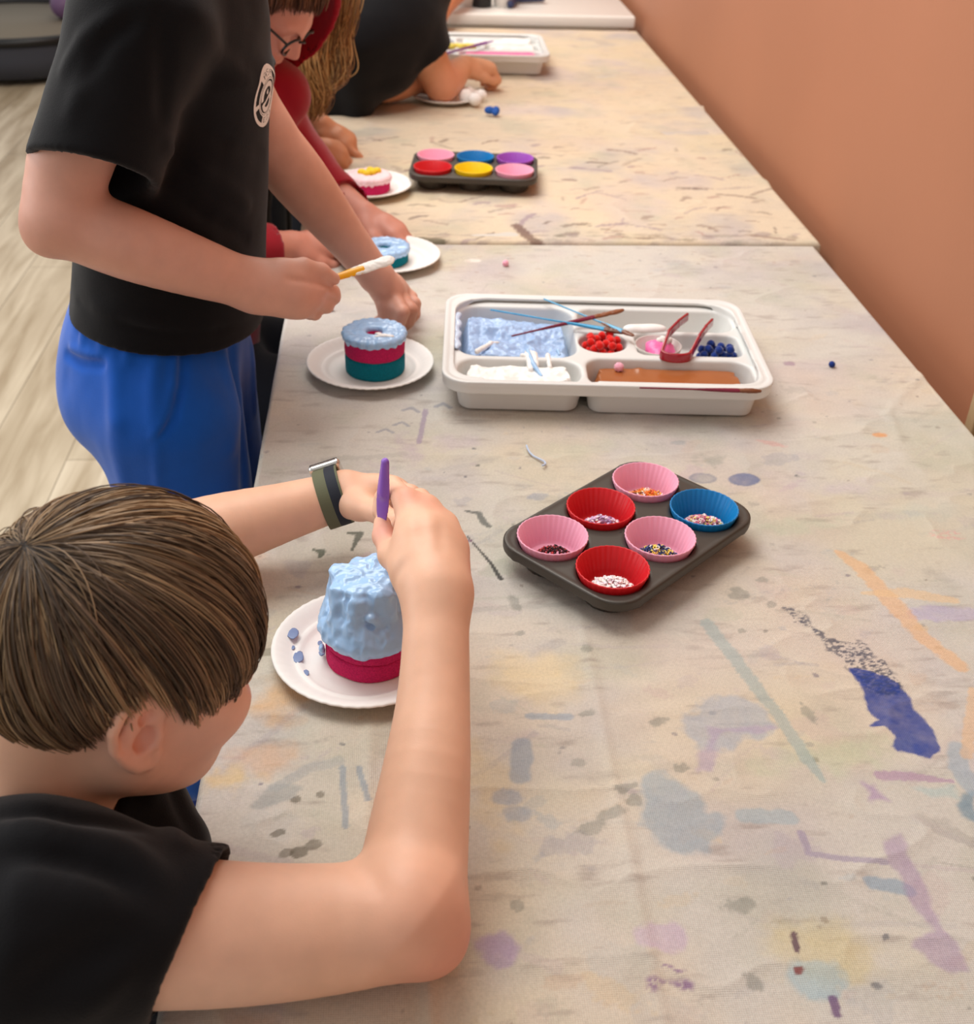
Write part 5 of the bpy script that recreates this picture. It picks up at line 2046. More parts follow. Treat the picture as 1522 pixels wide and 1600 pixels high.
def arm(S, sh, el, wr, r=(.046, .040, .036, .0245), k=.02):
    sh, el, wr = map(lambda p: np.array(p, float), (sh, el, wr))
    m1 = sh*.45+el*.55
    m2 = el*.68+wr*.32
    S.chain([sh, m1, el], [r[0], (r[0]+r[1])/2*1.04, r[1]], k=k, sm=True)
    S.chain([el, m2, el*.3+wr*.7, wr], [r[1]*.98, r[2]*1.10, (r[2]*.5+r[3]*.5)*1.02, r[3]*1.04], k=.012, sm=True)


def skin_colors(V, base, spots, N=None):
    col = np.tile(np.array(s2l(base)), (len(V), 1))
    n = fbm(V*14, 3, 3)
    col = col*(1+.05*n[:, None])
    for p, r, c, a in spots:
        d = np.linalg.norm(V-np.array(p), axis=1)/r
        w = (np.exp(-d*d)*a)[:, None]
        col = col*(1-w)+w*np.array(s2l(c))
    return col


def finish_body(S, name, person, base, spots, vox):
    V, Fc = S.mesh(vox, 2)
    return mesh_obj(name, V, Fc, M_skin, person, cols={'tint': skin_colors(V, base, spots)})


M_black_tee = cloth_mat('black_cotton', (15, 15, 18), sheen=.12)
M_darkpants = cloth_mat('dark_trousers', (26, 28, 36))
M_blue_pants = cloth_mat('blue_fleece', (14, 88, 188), sheen=.3)
M_red = cloth_mat('red_fleece', (150, 8, 30), sheen=.3)

# ---------------------------------------------------------------- the seated boy
boy = thing('person', 'person seated at the near left corner, brown bowl-cut hair, black t-shirt, icing the tall cake', 'person', (-.33, .62, 0))
hd = Head((-.194, .639, .945), frame(28, 16, 1), .95)
nb = np.array((-.262, .605, .838))
shR, elR, wrR = D(40, 1440, .735), D(652, 1446, .800), D(683, 930, .940)
shL, elL, wrL = np.array((-.395, .775, .815)), np.array((-.245, .965, .797)), D(536, 773, 1.19)
chest = np.array((-.325, .625, .70))
pelvis = np.array((-.40, .65, .46))
B = SDF(.02)
B.rc(pelvis, chest, .085, .085, k=.03)
B.rc(chest, nb+(0, 0, -.06), .08, .055, k=.03)
B.rc(shR*.8+shL*.2, shL*.8+shR*.2, .045, .045, k=.03)
B.rc(nb+np.array((-.004, -.002, -.03)), hd.w(-.030, 0, -.060), .049, .047, k=.03)
B.rc(nb+np.array((-.014, -.004, -.03)), hd.w(-.052, 0, -.048), .040, .040, k=.03)
B.folds_later = [(((655, 800), (662, 850)), -.0014, .005), (((688, 815), (690, 860)), -.0012, .005), (((560, 1352), (600, 1400)), -.003, .010), (((618, 905), (634, 880)), -.0015, .006)]
B.chain([shR, D(330, 1458, .775), D(520, 1450, .796), D(632, 1430, .802)], [.052, .0468, .0425, .0390], k=.02, sm=True)
B.rc(D(640, 1434, .802), D(682, 1474, .802), .036, .0150, k=.030)       # elbow point
B.chain([D(640, 1428, .803), D(650, 1330, .835), D(667, 1200, .865), D(678, 1080, .90), wrR], [.0385, .0375, .0325, .0278, .0255], k=.012, sm=True)
hand_explicit(B, wrR, .0235,
              [[D(634, 782, .995), D(613, 760, 1.02), D(597, 778, 1.032), D(592, 800, 1.030)],
               [D(668, 794, .996), D(656, 780, 1.036), D(634, 802, 1.05), D(620, 822, 1.046)],
               [D(696, 820, .990), D(690, 815, 1.028), D(668, 832, 1.044), D(648, 846, 1.040)],
               [D(712, 856, .978), D(706, 852, 1.012), D(690, 866, 1.028), D(672, 874, 1.026)]],
              [D(642, 895, .955), D(612, 868, .985), D(600, 838, 1.008), D(597, 818, 1.020)], k=.005)
B.rc(wrR, D(662, 850, .968), .023, .022, k=.02)
arm(B, shL, elL, wrL, (.045, .0395, .0345, .0232))
L_ = lambda x, y, d: D(x, y, d)
hand_explicit(B, wrL, .0225,
              [[L_(612, 762, 1.18), L_(642, 772, 1.165), L_(655, 795, 1.150), L_(655, 815, 1.140)],
               [L_(622, 768, 1.19), L_(655, 788, 1.175), L_(664, 812, 1.160), L_(660, 832, 1.150)],
               [L_(622, 780, 1.20), L_(652, 805, 1.185), L_(660, 826, 1.170), L_(656, 842, 1.160)],
               [L_(615, 792, 1.205), L_(640, 815, 1.195), L_(650, 832, 1.182), L_(648, 845, 1.172)]],
              [L_(562, 790, 1.165), L_(592, 800, 1.140), L_(618, 815, 1.120), L_(632, 830, 1.108)], k=.005)
hd.build(B)
for hp, sgn_ in ((np.array((-.385, .57, .45)), -1), (np.array((-.405, .73, .45)), 1)):
    kn = hp+np.array((.36, .05, -.01))
    B.chain([hp, kn, kn+np.array((.02, 0, -.36))], [.075, .05, .036], k=.02)
    B.chain([kn+np.array((.02, 0, -.36)), kn+np.array((.13, 0, -.40))], [.034, .026], k=.02)
B.folds(B.folds_later)
SKA = (233, 184, 154)
finish_body(B, 'body', boy, SKA,
            [(D(690, 1490, .79), .04, (214, 136, 118), .75), (D(636, 770, .985), .014, (226, 150, 128), .6), (D(672, 786, .98), .012, (226, 150, 128), .5),
             (D(600, 830, 1.0), .016, (228, 150, 140), .55), (hd.w(-.006, -.082, -.018), .030, (236, 164, 148), .55), (hd.w(.06, -.045, -.04), .06, (234, 192, 178), .7),
             (D(300, 1530, .77), .07, (240, 200, 180), .6), (D(655, 1420, .77), .045, (226, 166, 138), .4), (nb, .05, (214, 150, 122), .4)], .0021)
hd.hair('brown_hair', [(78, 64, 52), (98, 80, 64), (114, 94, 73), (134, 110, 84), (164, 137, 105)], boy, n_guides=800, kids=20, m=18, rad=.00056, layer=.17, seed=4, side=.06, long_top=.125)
# shirt
T_ = SDF(.03)
T_.rc(pelvis+(0, 0, -.02), chest, .122, .112, k=.05)
T_.rc(chest+(0, -.055, .02), chest+(0.02, .075, .02), .10, .10, k=.05)
T_.rc(shR+np.array((-.01, .03, -.012)), nb+np.array((-.005, -.02, -.036)), .060, .050, k=.05)
T_.rc(shL+np.array((.0, -.03, -.012)), nb+np.array((-.005, .02, -.036)), .060, .050, k=.05)
T_.rc(shR, shR*.9+elR*.1, .064, .062, k=.03)
T_.rc(shL+np.array((0, -.01, -.005)), nb+np.array((-.02, .03, -.030)), .062, .056, k=.04)
T_.rc(shL*.7+nb*.3+np.array((-.02, 0, -.02)), nb+np.array((-.045, .0, -.030)), .058, .052, k=.04)
T_.rc(D(200, 1290, .90), D(245, 1335, .895), .050, .042, k=.05)
T_.rc(shR+np.array((-.01, .01, -.03)), chest, .065, .08, k=.05)
T_.rc(shL+np.array((0, -.01, -.03)), chest, .065, .08, k=.05)
hemC = D(298, 1455, .768)
hemN = nrm(np.cross(D(352, 1348, .80)-D(243, 1562, .735), FW))
if hemN @ (elR-shR) < 0: hemN = -hemN
T_.cyl(shR, hemC+nrm(elR-shR)*.045, .062, .0575, nb=hemN, k=.03)
T_.p[-1]['b'] = np.array(hemC)
q = T_.p[-1]
hemL = shL*.45+elL*.55
T_.cyl(shL, hemL, .060, .058, k=.03)
T_.cyl(hemC-nrm(elR-shR)*.035, hemC+nrm(elR-shR)*.06, .0515, .0515, k=.002, op='s', rr=.001)
T_.cyl(hemL-nrm(elL-shL)*.03, hemL+nrm(elL-shL)*.06, .053, .053, k=.002, op='s', rr=.001)
# neck opening
nd = nrm(hd.w(-.035, 0, -.06)-nb)
T_.cyl(nb-nd*.035, nb+nd*.12, .0560, .060, k=.008, op='s', rr=.001)
T_.folds([(((10, 1300), (90, 1310), (190, 1330), (250, 1375)), .007, .011), (((20, 1335), (110, 1345), (200, 1385)), -.006, .009), (((10, 1275), (120, 1280), (215, 1292)), -.005, .008),
          (((40, 1390), (140, 1400), (230, 1440)), .004, .012), (((20, 1560), (110, 1500), (190, 1460)), -.005, .013), (((120, 1590), (190, 1520)), .004, .010),
          (((240, 1230), (285, 1320)), .006, .009), (((262, 1220), (300, 1300)), -.005, .008), (((335, 1352), (238, 1545)), -.0022, .003)])
T_.disp = lambda P: .0028*fbm(P*11, 3, 5)
T_.dmax = .012
V, Fc = T_.mesh(.0031, 2)
tee = mesh_obj('tshirt', V, Fc, M_black_tee, boy)
# collar band
ring = []
e1c = nrm(np.cross(nd, (0, 0, 1)))
e2c = np.cross(nd, e1c)
ring = [nb-nd*.006+.0585*(math.cos(a)*e1c+math.sin(a)*e2c) for a in np.linspace(0, 2*math.pi, 49)]
MB().tube(ring, .0058, 8).build('collar', M_black_tee, boy)
# trousers
Q_ = SDF(.03)
for hp in (np.array((-.385, .57, .45)), np.array((-.405, .73, .45))):
    kn = hp+np.array((.36, .05, -.01))
    Q_.rc(pelvis+(0, 0, .01), hp, .105, .092, k=.04)
    Q_.chain([hp, kn, kn+np.array((.02, 0, -.33))], [.092, .066, .055], k=.03)
V, Fc = Q_.mesh(.006, 2)
mesh_obj('trousers', V, Fc, M_darkpants, boy)
for hp in (np.array((-.385, .57, .45)), np.array((-.405, .73, .45))):
    kn = hp+np.array((.36, .05, -.01))
    f = SDF(.02)
    f.chain([np.array((kn[0]+.02, kn[1], .045)), np.array((kn[0]+.13, kn[1], .034))], [.044, .033], k=.02)
    f.clip.append((np.array((0, 0, .002)), np.array((0, 0, -1.0))))
    V, Fc = f.mesh(.004, 2)
    mesh_obj('shoe', V, Fc, M_darkpants, boy)
# stool under him
st = thing('stool', 'low wooden stool under the seated person in the black t-shirt', 'stool', (-.40, .65, 0))
M_wood = simple('stool_wood', (176, 138, 96), rough=.5, noise=.1)
MB().lathe([(1e-4, .318), (.16, .318), (.168, .326), (.168, .342), (.16, .35), (1e-4, .35)], (-.40, .65, 0), 40).build('seat', M_wood, st)
for a in range(4):
    an = a*math.pi/2+.6
    MB().tube([(-.40+.17*math.cos(an), .65+.17*math.sin(an), 0), (-.40+.12*math.cos(an), .65+.12*math.sin(an), .32)], .015, 10).build('leg', M_wood, st)

# wrist watch
wd_ = nrm(D(560, 766, 1.19)-D(470, 795, 1.188))
wc = D(521, 777, 1.19)
wt = thing('wristwatch', 'smartwatch', None, tuple(wc))
del wt['label']
wt.parent = boy
wt.matrix_parent_inverse = Matrix.Identity(4)
wt.location = Vector(wc)-boy.location
upw = nrm(D(526, 735, 1.207)-wc)
upw = nrm(upw-wd_*(upw@wd_))
sdw = np.cross(wd_, upw)


def band(r0, w0, w1, th, mat, name):
    V, Fc = [], []
    prof = [(w0, 0), (w0, th), (w1, th), (w1, 0)]
    n = 72
    for k in range(n):
        a = 2*math.pi*k/n
        for (x, h) in prof:
            V.append(wc+wd_*x+(r0+h)*(math.cos(a)*sdw+math.sin(a)*upw*1.0))
    for k in range(n):
        for j in range(4):
            Fc.append((k*4+j, k*4+(j+1) % 4, ((k+1) % n)*4+(j+1) % 4, ((k+1) % n)*4+j))
    return mesh_obj(name, V, Fc, mat, wt, smooth=False)


def ribbed(name, col):
    m, nt, b = new_mat(name)
    b.inputs['Base Color'].default_value = (*s2l(col), 1)
    b.inputs['Roughness'].default_value = .75
    return m


M_olive, M_bnavy = ribbed('olive_band', (98, 100, 74)), ribbed('navy_band', (26, 32, 44))
band(.0286, -.0125, -.0005, .0022, M_olive, 'band_stripe')
band(.0286, -.0005, .0105, .0022, M_bnavy, 'band_stripe')
band(.0286, .0105, .0125, .0021, M_olive, 'band_edge')
s = SDF(.002)
Mw = np.stack([wd_, sdw, upw], 1)
s.bx(wc+upw*.0332, (.017, .0145, .0048), .0044, Mw)
V, Fc = s.mesh(.0011, 2)
mesh_obj('watch_case', V, Fc, simple('silver_case', (206, 204, 200), rough=.25, metal=.9), wt)
s = SDF(.002)
s.bx(wc+upw*.0377, (.0150, .0125, .0012), .0011, Mw)
V, Fc = s.mesh(.0009, 1)
mesh_obj('watch_screen', V, Fc, simple('black_glass', (12, 12, 14), rough=.1, spec=.6), wt)

# purple spatula in his hand
sp = spatula('craft_spatula', D(602, 722, .985), D(596, 818, 1.018), .050, (150, 104, 206), 'purple plastic spatula held upright between the seated person finger and thumb', r=.0021, w=.0072, face=nrm(-FW-.6*RT))

# ---------------------------------------------------------------- the standing boy
sb = thing('person', 'person standing in blue trousers and black t-shirt with round white emblem, holding a yellow spatula', 'person', (-.30, 1.40, 0))
hem = np.array((-.290, 1.425, .866))
ch = np.array((-.243, 1.430, 1.16))
pel = np.array((-.298, 1.42, .80))
fac = nrm((1, -.30, 0))
lat = nrm((.30, 1, 0))
sR = np.array((-.252, 1.305, 1.235))
sL = np.array((-.262, 1.565, 1.225))
eR, wR = D(92, 345, 1.262), D(398, 447, 1.362)
eL, wL = D(408, 205, 1.50), D(585, 428, 1.655)
nk = np.array((-.215, 1.435, 1.27))
hd2 = Head((-.135, 1.42, 1.43), frame(-12, 38, 0), .97)
B = SDF(.02)
B.rc(pel, hem, .08, .08, k=.03)
B.rc(hem, ch, .09, .088, k=.03)
B.rc(sR*.8+sL*.2, sR*.2+sL*.8, .05, .05, k=.03)
B.rc(ch, nk, .08, .05, k=.03)
B.rc(nk, hd2.w(-.03, 0, -.06), .049, .048, k=.03)
B.chain([sR, D(118, 230, 1.238), D(98, 332, 1.262)], [.048, .0435, .0405], k=.02, sm=True)
B.rc(D(98, 335, 1.262), D(74, 362, 1.268), .037, .026, k=.02)
B.chain([D(100, 342, 1.264), D(200, 380, 1.284), D(300, 415, 1.316), wR], [.0395, .0400, .0345, .0270], k=.012, sm=True)
# right fist seen from the back of the hand, thumb on top
F_ = lambda x, y, d: D(x, y, d-.034)
hand_explicit(B, wR, .0255,
              [[F_(490, 446, 1.425), F_(519, 456, 1.450), F_(512, 458, 1.474), F_(494, 455, 1.480)],
               [F_(496, 452, 1.422), F_(520, 464, 1.450), F_(510, 468, 1.474), F_(492, 464, 1.480)],
               [F_(488, 468, 1.420), F_(510, 478, 1.446), F_(500, 480, 1.468), F_(482, 476, 1.474)],
               [F_(474, 482, 1.420), F_(492, 490, 1.442), F_(484, 492, 1.460), F_(468, 486, 1.466)]],
              [F_(440, 426, 1.393), F_(474, 417, 1.402), F_(502, 424, 1.418), F_(522, 436, 1.432)], k=.003)
B.rc(wR, F_(455, 457, 1.41), .027, .026, k=.02)
arm(B, sL, eL, wL, (.046, .0395, .0355, .0232))
hz = lambda x, y, z: Zp(x, y, z)
hand_explicit(B, wL, .0225,
              [[hz(614, 462, .812), hz(630, 488, .802), hz(626, 506, .782), hz(614, 512, .768)],
               [hz(624, 460, .807), hz(643, 484, .797), hz(640, 504, .778), hz(628, 514, .766)],
               [hz(630, 456, .798), hz(648, 474, .788), hz(650, 492, .774), hz(640, 504, .764)],
               [hz(628, 450, .790), hz(644, 464, .780), hz(648, 480, .770), hz(642, 492, .763)]],
              [hz(594, 452, .815), hz(601, 478, .800), hz(602, 497, .780), hz(588, 504, .768)], k=.005)
B.rc(hz(604, 474, .800), hz(622, 484, .800), .0105, .0100, k=.010)
B.rc(hz(606, 490, .788), hz(620, 496, .786), .0095, .0090, k=.010)
hd2.build(B)
for sy, hp in ((0, np.array((-.293, 1.335, .78))), (1, np.array((-.29, 1.48, .78)))):
    kn = np.array((-.275, 1.345 if sy == 0 else 1.49, .44))
    an = np.array((-.335, 1.355 if sy == 0 else 1.50, .075))
    B.chain([hp, kn, an], [.068, .05, .036], k=.02)
    B.chain([an, an+np.array((.12, -.01, -.03))], [.034, .026], k=.02)
SKB = (218, 166, 146)
B.folds([(((450, 436), (485, 441), (518, 449)), -.0042, .0028), (((505, 466), (524, 470)), -.002, .002)])
finish_body(B, 'body', sb, SKB, [(D(60, 370, 1.28), .05, (200, 128, 108), .5), (F_(500, 455, 1.41), .03, (214, 150, 130), .4), (hz(640, 480, .8), .04, (184, 118, 92), .5), (D(500, 300, 1.56), .08, (190, 130, 100), .6)], .0025)
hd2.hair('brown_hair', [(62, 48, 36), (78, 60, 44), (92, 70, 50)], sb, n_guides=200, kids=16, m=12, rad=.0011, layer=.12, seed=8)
# t-shirt
T_ = SDF(.03)
T_.cyl(hem+np.array((0, 0, -.012)), ch, .117, .098, sqv=lat, sqf=1.22, k=.03, na=nrm((-.15, .0, -1)))
T_.el(ch+(0, 0, .03), (.096, .140, .10), np.stack([fac, lat, np.array((0, 0, 1.))], 1), k=.04)
T_.rc(sR, nk+np.array((0, -.02, -.035)), .060, .055, k=.04)
T_.rc(sL, nk+np.array((0, .02, -.035)), .060, .055, k=.04)
hs = D(146, 268, 1.240)
hn = nrm(np.cross(D(235, 297, 1.265)-D(55, 245, 1.21), FW))
if hn @ (eR-sR) < 0: hn = -hn
T_.cyl(sR+np.array((.0, 0.01, .01)), hs, .064, .0690, nb=hn, k=.025)
T_.rc(sR, sR*.9+eR*.1, .062, .060, k=.03)
T_.rc(sL, sL*.9+eL*.1, .062, .060, k=.03)
hl = sL*.3+eL*.7
T_.cyl(sL, hl, .060, .060, k=.025)
ax_ = nrm(hs-sR)
T_.cyl(hs-ax_*.035, hs+ax_*.06, .0565, .0590, k=.002, op='s', rr=.001)
al = nrm(hl-sL)
T_.cyl(hl-al*.04, hl+al*.05, .054, .054, k=.002, op='s', rr=.001)
nd = nrm(hd2.w(-.03, 0, -.06)-nk)
T_.cyl(nk-nd*.01, nk+nd*.12, .060, .066, k=.008, op='s', rr=.001)
T_.folds([(((252, 30), (256, 110), (254, 180)), -.005, .010), (((262, 230), (320, 270), (385, 320)), .006, .010), (((262, 290), (320, 335), (385, 370)), -.005, .009), (((265, 330), (330, 380), (400, 420)), .005, .010),
          (((122, 470), (200, 508), (260, 521), (340, 516), (404, 490)), -.0022, .004), (((100, 110), (130, 60), (180, 22)), .005, .008), (((130, 130), (170, 60), (215, 30)), -.005, .008), (((110, 180), (140, 110)), .004, .010),
          (((300, 20), (340, 90), (380, 120)), .005, .014), (((290, 180), (350, 220), (410, 240)), -.004, .012), (((150, 480), (240, 500)), .003, .010), (((62, 236), (150, 272), (232, 288)), -.0020, .004)])
T_.disp = lambda P: .003*fbm(P*10, 3, 15)
T_.dmax = .014
V, Fc = T_.mesh(.0034, 2)
tee2 = mesh_obj('tshirt', V, Fc, M_black_tee, sb)
TEE2 = (V, Fc)
# round emblem on the left chest, pressed onto the cloth
from mathutils.bvhtree import BVHTree
bvh = BVHTree.FromPolygons([tuple(v) for v in V], [tuple(int(i) for i in f) for f in Fc])
GLY = {'A': ["01110", "10001", "10001", "11111", "10001", "10001", "10001"], 'S': ["01111", "10000", "10000", "01110", "00001", "00001", "11110"],
       'E': ["11111", "10000", "10000", "11110", "10000", "10000", "11111"], 'T': ["11111", "00100", "00100", "00100", "00100", "00100", "00100"], 'L': ["10000", "10000", "10000", "10000", "10000", "10000", "11111"]}


def arc_text(X, Y, txt, r0, r1, a0, a1, flip=False):
    R_ = np.hypot(X, Y)
    A_ = np.arctan2(Y, X)
    u_ = (A_-a0)/(a1-a0)*len(txt)
    v_ = (R_-r0)/(r1-r0)
    if flip: v_ = 1-v_
    out = np.zeros(X.shape, bool)
    for i, chh in enumerate(txt):
        g = np.array([[int(c) for c in row] for row in GLY[chh]])
        cx_ = np.floor((u_-i)*6.4-.7).astype(int)
        cy_ = np.floor((1-v_)*7).astype(int)
        m = (cx_ >= 0) & (cx_ < 5) & (cy_ >= 0) & (cy_ < 7)
        out |= m & (g[np.clip(cy_, 0, 6), np.clip(cx_, 0, 4)] == 1)
    return out


n = 150
g = np.linspace(-1, 1, n)
X, Y = np.meshgrid(g, g, indexing='ij')
Rr = np.hypot(X, Y)
Aa = np.arctan2(Y, X)
white = (Rr < 1) & (Rr > .56)
band_ = (Rr > .66) & (Rr < .88)
white &= ~(band_ & (((Aa > .15) & (Aa < 1.05)) | ((Aa > -2.75) & (Aa < -1.95)) | ((Aa > 2.35)) | (Aa < -2.95)))
white &= ~(np.abs(Rr-.61) < .012)
white &= ~arc_text(X, Y, 'ASA', .69, .86, 2.15, .95)
white &= ~arc_text(X, Y, 'EST', .69, .86, -1.85, -.75, flip=False)
# inner sweep: two interlocking curved bands round a dark eye
r1 = np.hypot(X+.05, (Y-.05))
sw = ((r1 > .30) & (r1 < .46) & ((Aa > -.5) | (Aa < -2.9))) | ((np.hypot(X-.02, Y+.10) > .26) & (np.hypot(X-.02, Y+.10) < .42) & (Aa < .1) & (Aa > -2.6))
sw |= (np.hypot(X+.05, Y-.17) < .085) & (X+Y*.5 < .08)
sw |= (np.abs(Y-(.7*X-.10)) < .07) & (X > -.28) & (X < .22)
white |= sw & (Rr < .58)
hit0 = bvh.ray_cast(Vector(CAM), Vector(ray(417, 150)).normalized())
hit1 = bvh.ray_cast(Vector(CAM), Vector(ray(409, 150)).normalized())
ec = np.array(hit0[0] if hit0[0] is not None else hit1[0] if hit1[0] is not None else ch+fac*.1)
facE = nrm(fac-np.array((0, .25, 0)))
latE = nrm(np.cross((0, 0, 1), facE))
pr_ = .0345
Wp, ok = [], []
updir = nrm(np.array((0.1, 0, 1.0)))
for xx, yy in zip(X.ravel(), Y.ravel()):
    o = ec+latE*xx*pr_+updir*yy*pr_+facE*.12
    if xx*xx+yy*yy <= 1.02:
        hit = bvh.ray_cast(Vector(o), Vector(-facE))
        if hit[0] is not None:
            Wp.append(np.array(hit[0])+np.array(hit[1])*(.0008 if np.dot(hit[1], facE) > 0 else -.0008))
            ok.append(True)
            continue
    Wp.append(o)
    ok.append(False)
ok = np.array(ok)
Fq = grid_faces(n, n)
fm = ok[Fq].all(1) & (white.ravel()[Fq].sum(1) >= 2)
Fq = Fq[fm]
used = np.unique(Fq)
remap = -np.ones(n*n, int)
remap[used] = np.arange(len(used))
if len(used):
    mesh_obj('shirt_emblem', np.array(Wp)[used], remap[Fq], simple('print_white', (238, 236, 232), rough=.7), sb)
# trousers
Q_ = SDF(.03)
Q_.el(pel+np.array((-.012, 0, .02)), (.110, .130, .115), np.stack([fac, lat, np.array((0, 0, 1.))], 1), k=.04)
Q_.el(pel+np.array((-.050, 0, -.045)), (.084, .122, .09), np.stack([fac, lat, np.array((0, 0, 1.))], 1), k=.04)
for sy in (0, 1):
    hp = np.array((-.292, 1.335 if sy == 0 else 1.48, .75))
    kn = np.array((-.268, 1.345 if sy == 0 else 1.49, .44))
    an = np.array((-.325, 1.355 if sy == 0 else 1.50, .12))
    Q_.chain([hp, kn, an], [.096, .074, .060], k=.035)
Q_.cyl(pel+np.array((0, 0, .065)), pel+np.array((0, 0, .095)), .104, .104, sqv=lat, sqf=1.18, k=.006)
Q_.folds([(((285, 540), (284, 590), (272, 650), (243, 688)), -0.0075, .005), (((276, 540), (270, 600), (255, 660), (241, 684)), 0.0053, .006), (((246, 545), (240, 600), (243, 680)), 0.0060, .010),
          (((92, 520), (105, 555), (130, 568), (160, 570)), -0.0105, .006), (((96, 512), (112, 545), (150, 556)), 0.0060, .006), (((362, 550), (376, 620), (384, 760)), -0.0120, .012), (((350, 560), (362, 700)), 0.0060, .012),
          (((178, 560), (182, 660), (196, 765)), 0.0075, .012), (((245, 690), (248, 770)), 0.0045, .006), (((130, 510), (128, 540)), 0.0045, .005), (((160, 520), (158, 550)), 0.0045, .006), (((200, 530), (198, 570)), 0.0045, .006), (((392, 540), (398, 640)), 0.0060, .008)])
Q_.disp = lambda P: .0035*fbm(P*np.array([16, 16, 6]), 3, 25)
Q_.dmax = .018
V, Fc = Q_.mesh(.0032, 1)
mesh_obj('trousers', V, Fc, M_blue_pants, sb)
for sy in (0, 1):
    y = 1.362 if sy == 0 else 1.505
    M_shoe = simple('blue_shoe', (24, 58, 150), rough=.6)
    M_sole = simple('white_sole', (232, 236, 240), rough=.5)
    f = SDF(.02)
    f.chain([np.array((-.345, y, .062)), np.array((-.29, y-.004, .052)), np.array((-.20, y-.012, .042))], [.042, .040, .034], k=.02)
    f.rc((-.335, y, .07), (-.335, y, .10), .045, .046, k=.02)
    f.clip.append((np.array((0, 0, .022)), np.array((0, 0, -1.0))))
    V, Fc = f.mesh(.0035, 2)
    sh = mesh_obj('shoe', V, Fc, M_shoe, sb)
    f = SDF(.01)
    f.chain([np.array((-.348, y, .014)), np.array((-.29, y-.004, .014)), np.array((-.195, y-.012, .014))], [.044, .043, .037], k=.02)
    f.clip.append((np.array((0, 0, .003)), np.array((0, 0, -1.0))))
    f.clip.append((np.array((0, 0, .030)), np.array((0, 0, 1.0))))
    V, Fc = f.mesh(.0035, 1)
    mesh_obj('sole', V, Fc, M_sole, sh)
    m = MB()
    for k, dx in enumerate((.0, .03)):
        pass
    f = SDF(.004)
    f.chain([np.array((-.31+.0, y-.040, .040)), np.array((-.27, y-.043, .052)), np.array((-.235, y-.040, .044))], [.006, .007, .006])
    V, Fc = f.mesh(.002, 1)
    mesh_obj('shoe_stripe', V, Fc, M_sole, sh)
# yellow spatula with white paint
ys_ = spatula('craft_spatula', D(470, 452, 1.410), D(609, 406, 1.440), .062, (250, 180, 30), 'yellow plastic spatula tipped with white paint in the standing person fist', r=.0024, face=nrm(-FW+.5*UP), tipcol=(248, 246, 240), tipf=.30, w=.0072)

# ---------------------------------------------------------------- the child in the red hoodie
rk = thing('person', 'person in a red hooded top and dark-framed glasses, leaning over the blue ring cake', 'person', (-.30, 1.95, 0))
hd3 = Head(D(408, -14, 1.81), frame(-16, 46, 0), .93)
nk = hd3.w(-.075, 0, -.115)
sR, sL = np.array((-.325, 1.83, .985)), np.array((-.250, 2.08, .985))
ch = np.array((-.33, 1.95, .88))
pel = np.array((-.36, 1.93, .55))
wR_, wL_ = Zp(452, 385, .785), D(566, 336, 2.03)
eR_, eL_ = np.array((-.285, 1.77, .80)), np.array((-.165, 2.10, .83))
B = SDF(.02)
B.rc(pel, ch, .08, .08, k=.03)
B.rc(ch, nk, .07, .05, k=.03)
B.rc(sR, sL, .045, .045, k=.03)
B.rc(nk, hd3.w(-.03, 0, -.06), .046, .046, k=.03)
arm(B, sR, eR_, wR_, (.043, .037, .034, .0235))
arm(B, sL, eL_, wL_, (.043, .037, .034, .0235))
hand_pose(B, wR_, Zp(520, 375, .78)-wR_, (0.0, -.35, 1), .021, .88, curl=(35, 45, 30), side=-1)
dl = Zp(640, 366, .765)-wL_
hand_pose(B, wL_, dl, (-.1, .1, 1), .021, .9, curl=((18, 20, 10), (24, 26, 14), (30, 34, 20), (36, 40, 24)), spread=6, side=-1)
hd3.build(B)
for y in (1.86, 2.02):
    B.chain([(-.36, y, .50), (-.02, y, .48), (-.02, y, .10)], [.07, .048, .034], k=.02)
    B.rc((-.02, y, .07), (.08, y, .04), .032, .026, k=.02)
finish_body(B, 'body', rk, (206, 142, 122), [], .0032)
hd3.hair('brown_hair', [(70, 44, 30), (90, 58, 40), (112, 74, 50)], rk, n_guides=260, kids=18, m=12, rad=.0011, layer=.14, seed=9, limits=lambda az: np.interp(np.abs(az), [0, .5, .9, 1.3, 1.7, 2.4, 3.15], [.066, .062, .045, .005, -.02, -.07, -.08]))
T_ = SDF(.03)
T_.rc(pel, ch, .115, .11, k=.05)
T_.rc(sR, sL, .072, .072, k=.05)
T_.rc(ch+(0.02, .02, .02), D(438, 150, 1.93), .085, .050, k=.06)
for (s0, e0, w0, f) in ((sR, eR_, wR_, .80), (sL, eL_, wL_, .86)):
    c0 = e0*(1-f)+w0*f
    T_.chain([s0, e0], [.064, .055], k=.03)
    T_.cyl(e0, c0, .054, .040, k=.03)
    ax_ = nrm(w0-e0)
    T_.cyl(c0-ax_*.03, c0+ax_*.05, .0335, .0335, k=.002, op='s', rr=.001)
T_.disp = lambda P: .006*fbm(P*12, 3, 33)
T_.dmax = .006
V, Fc = T_.mesh(.0045, 2)
mesh_obj('hoodie', V, Fc, M_red, rk)
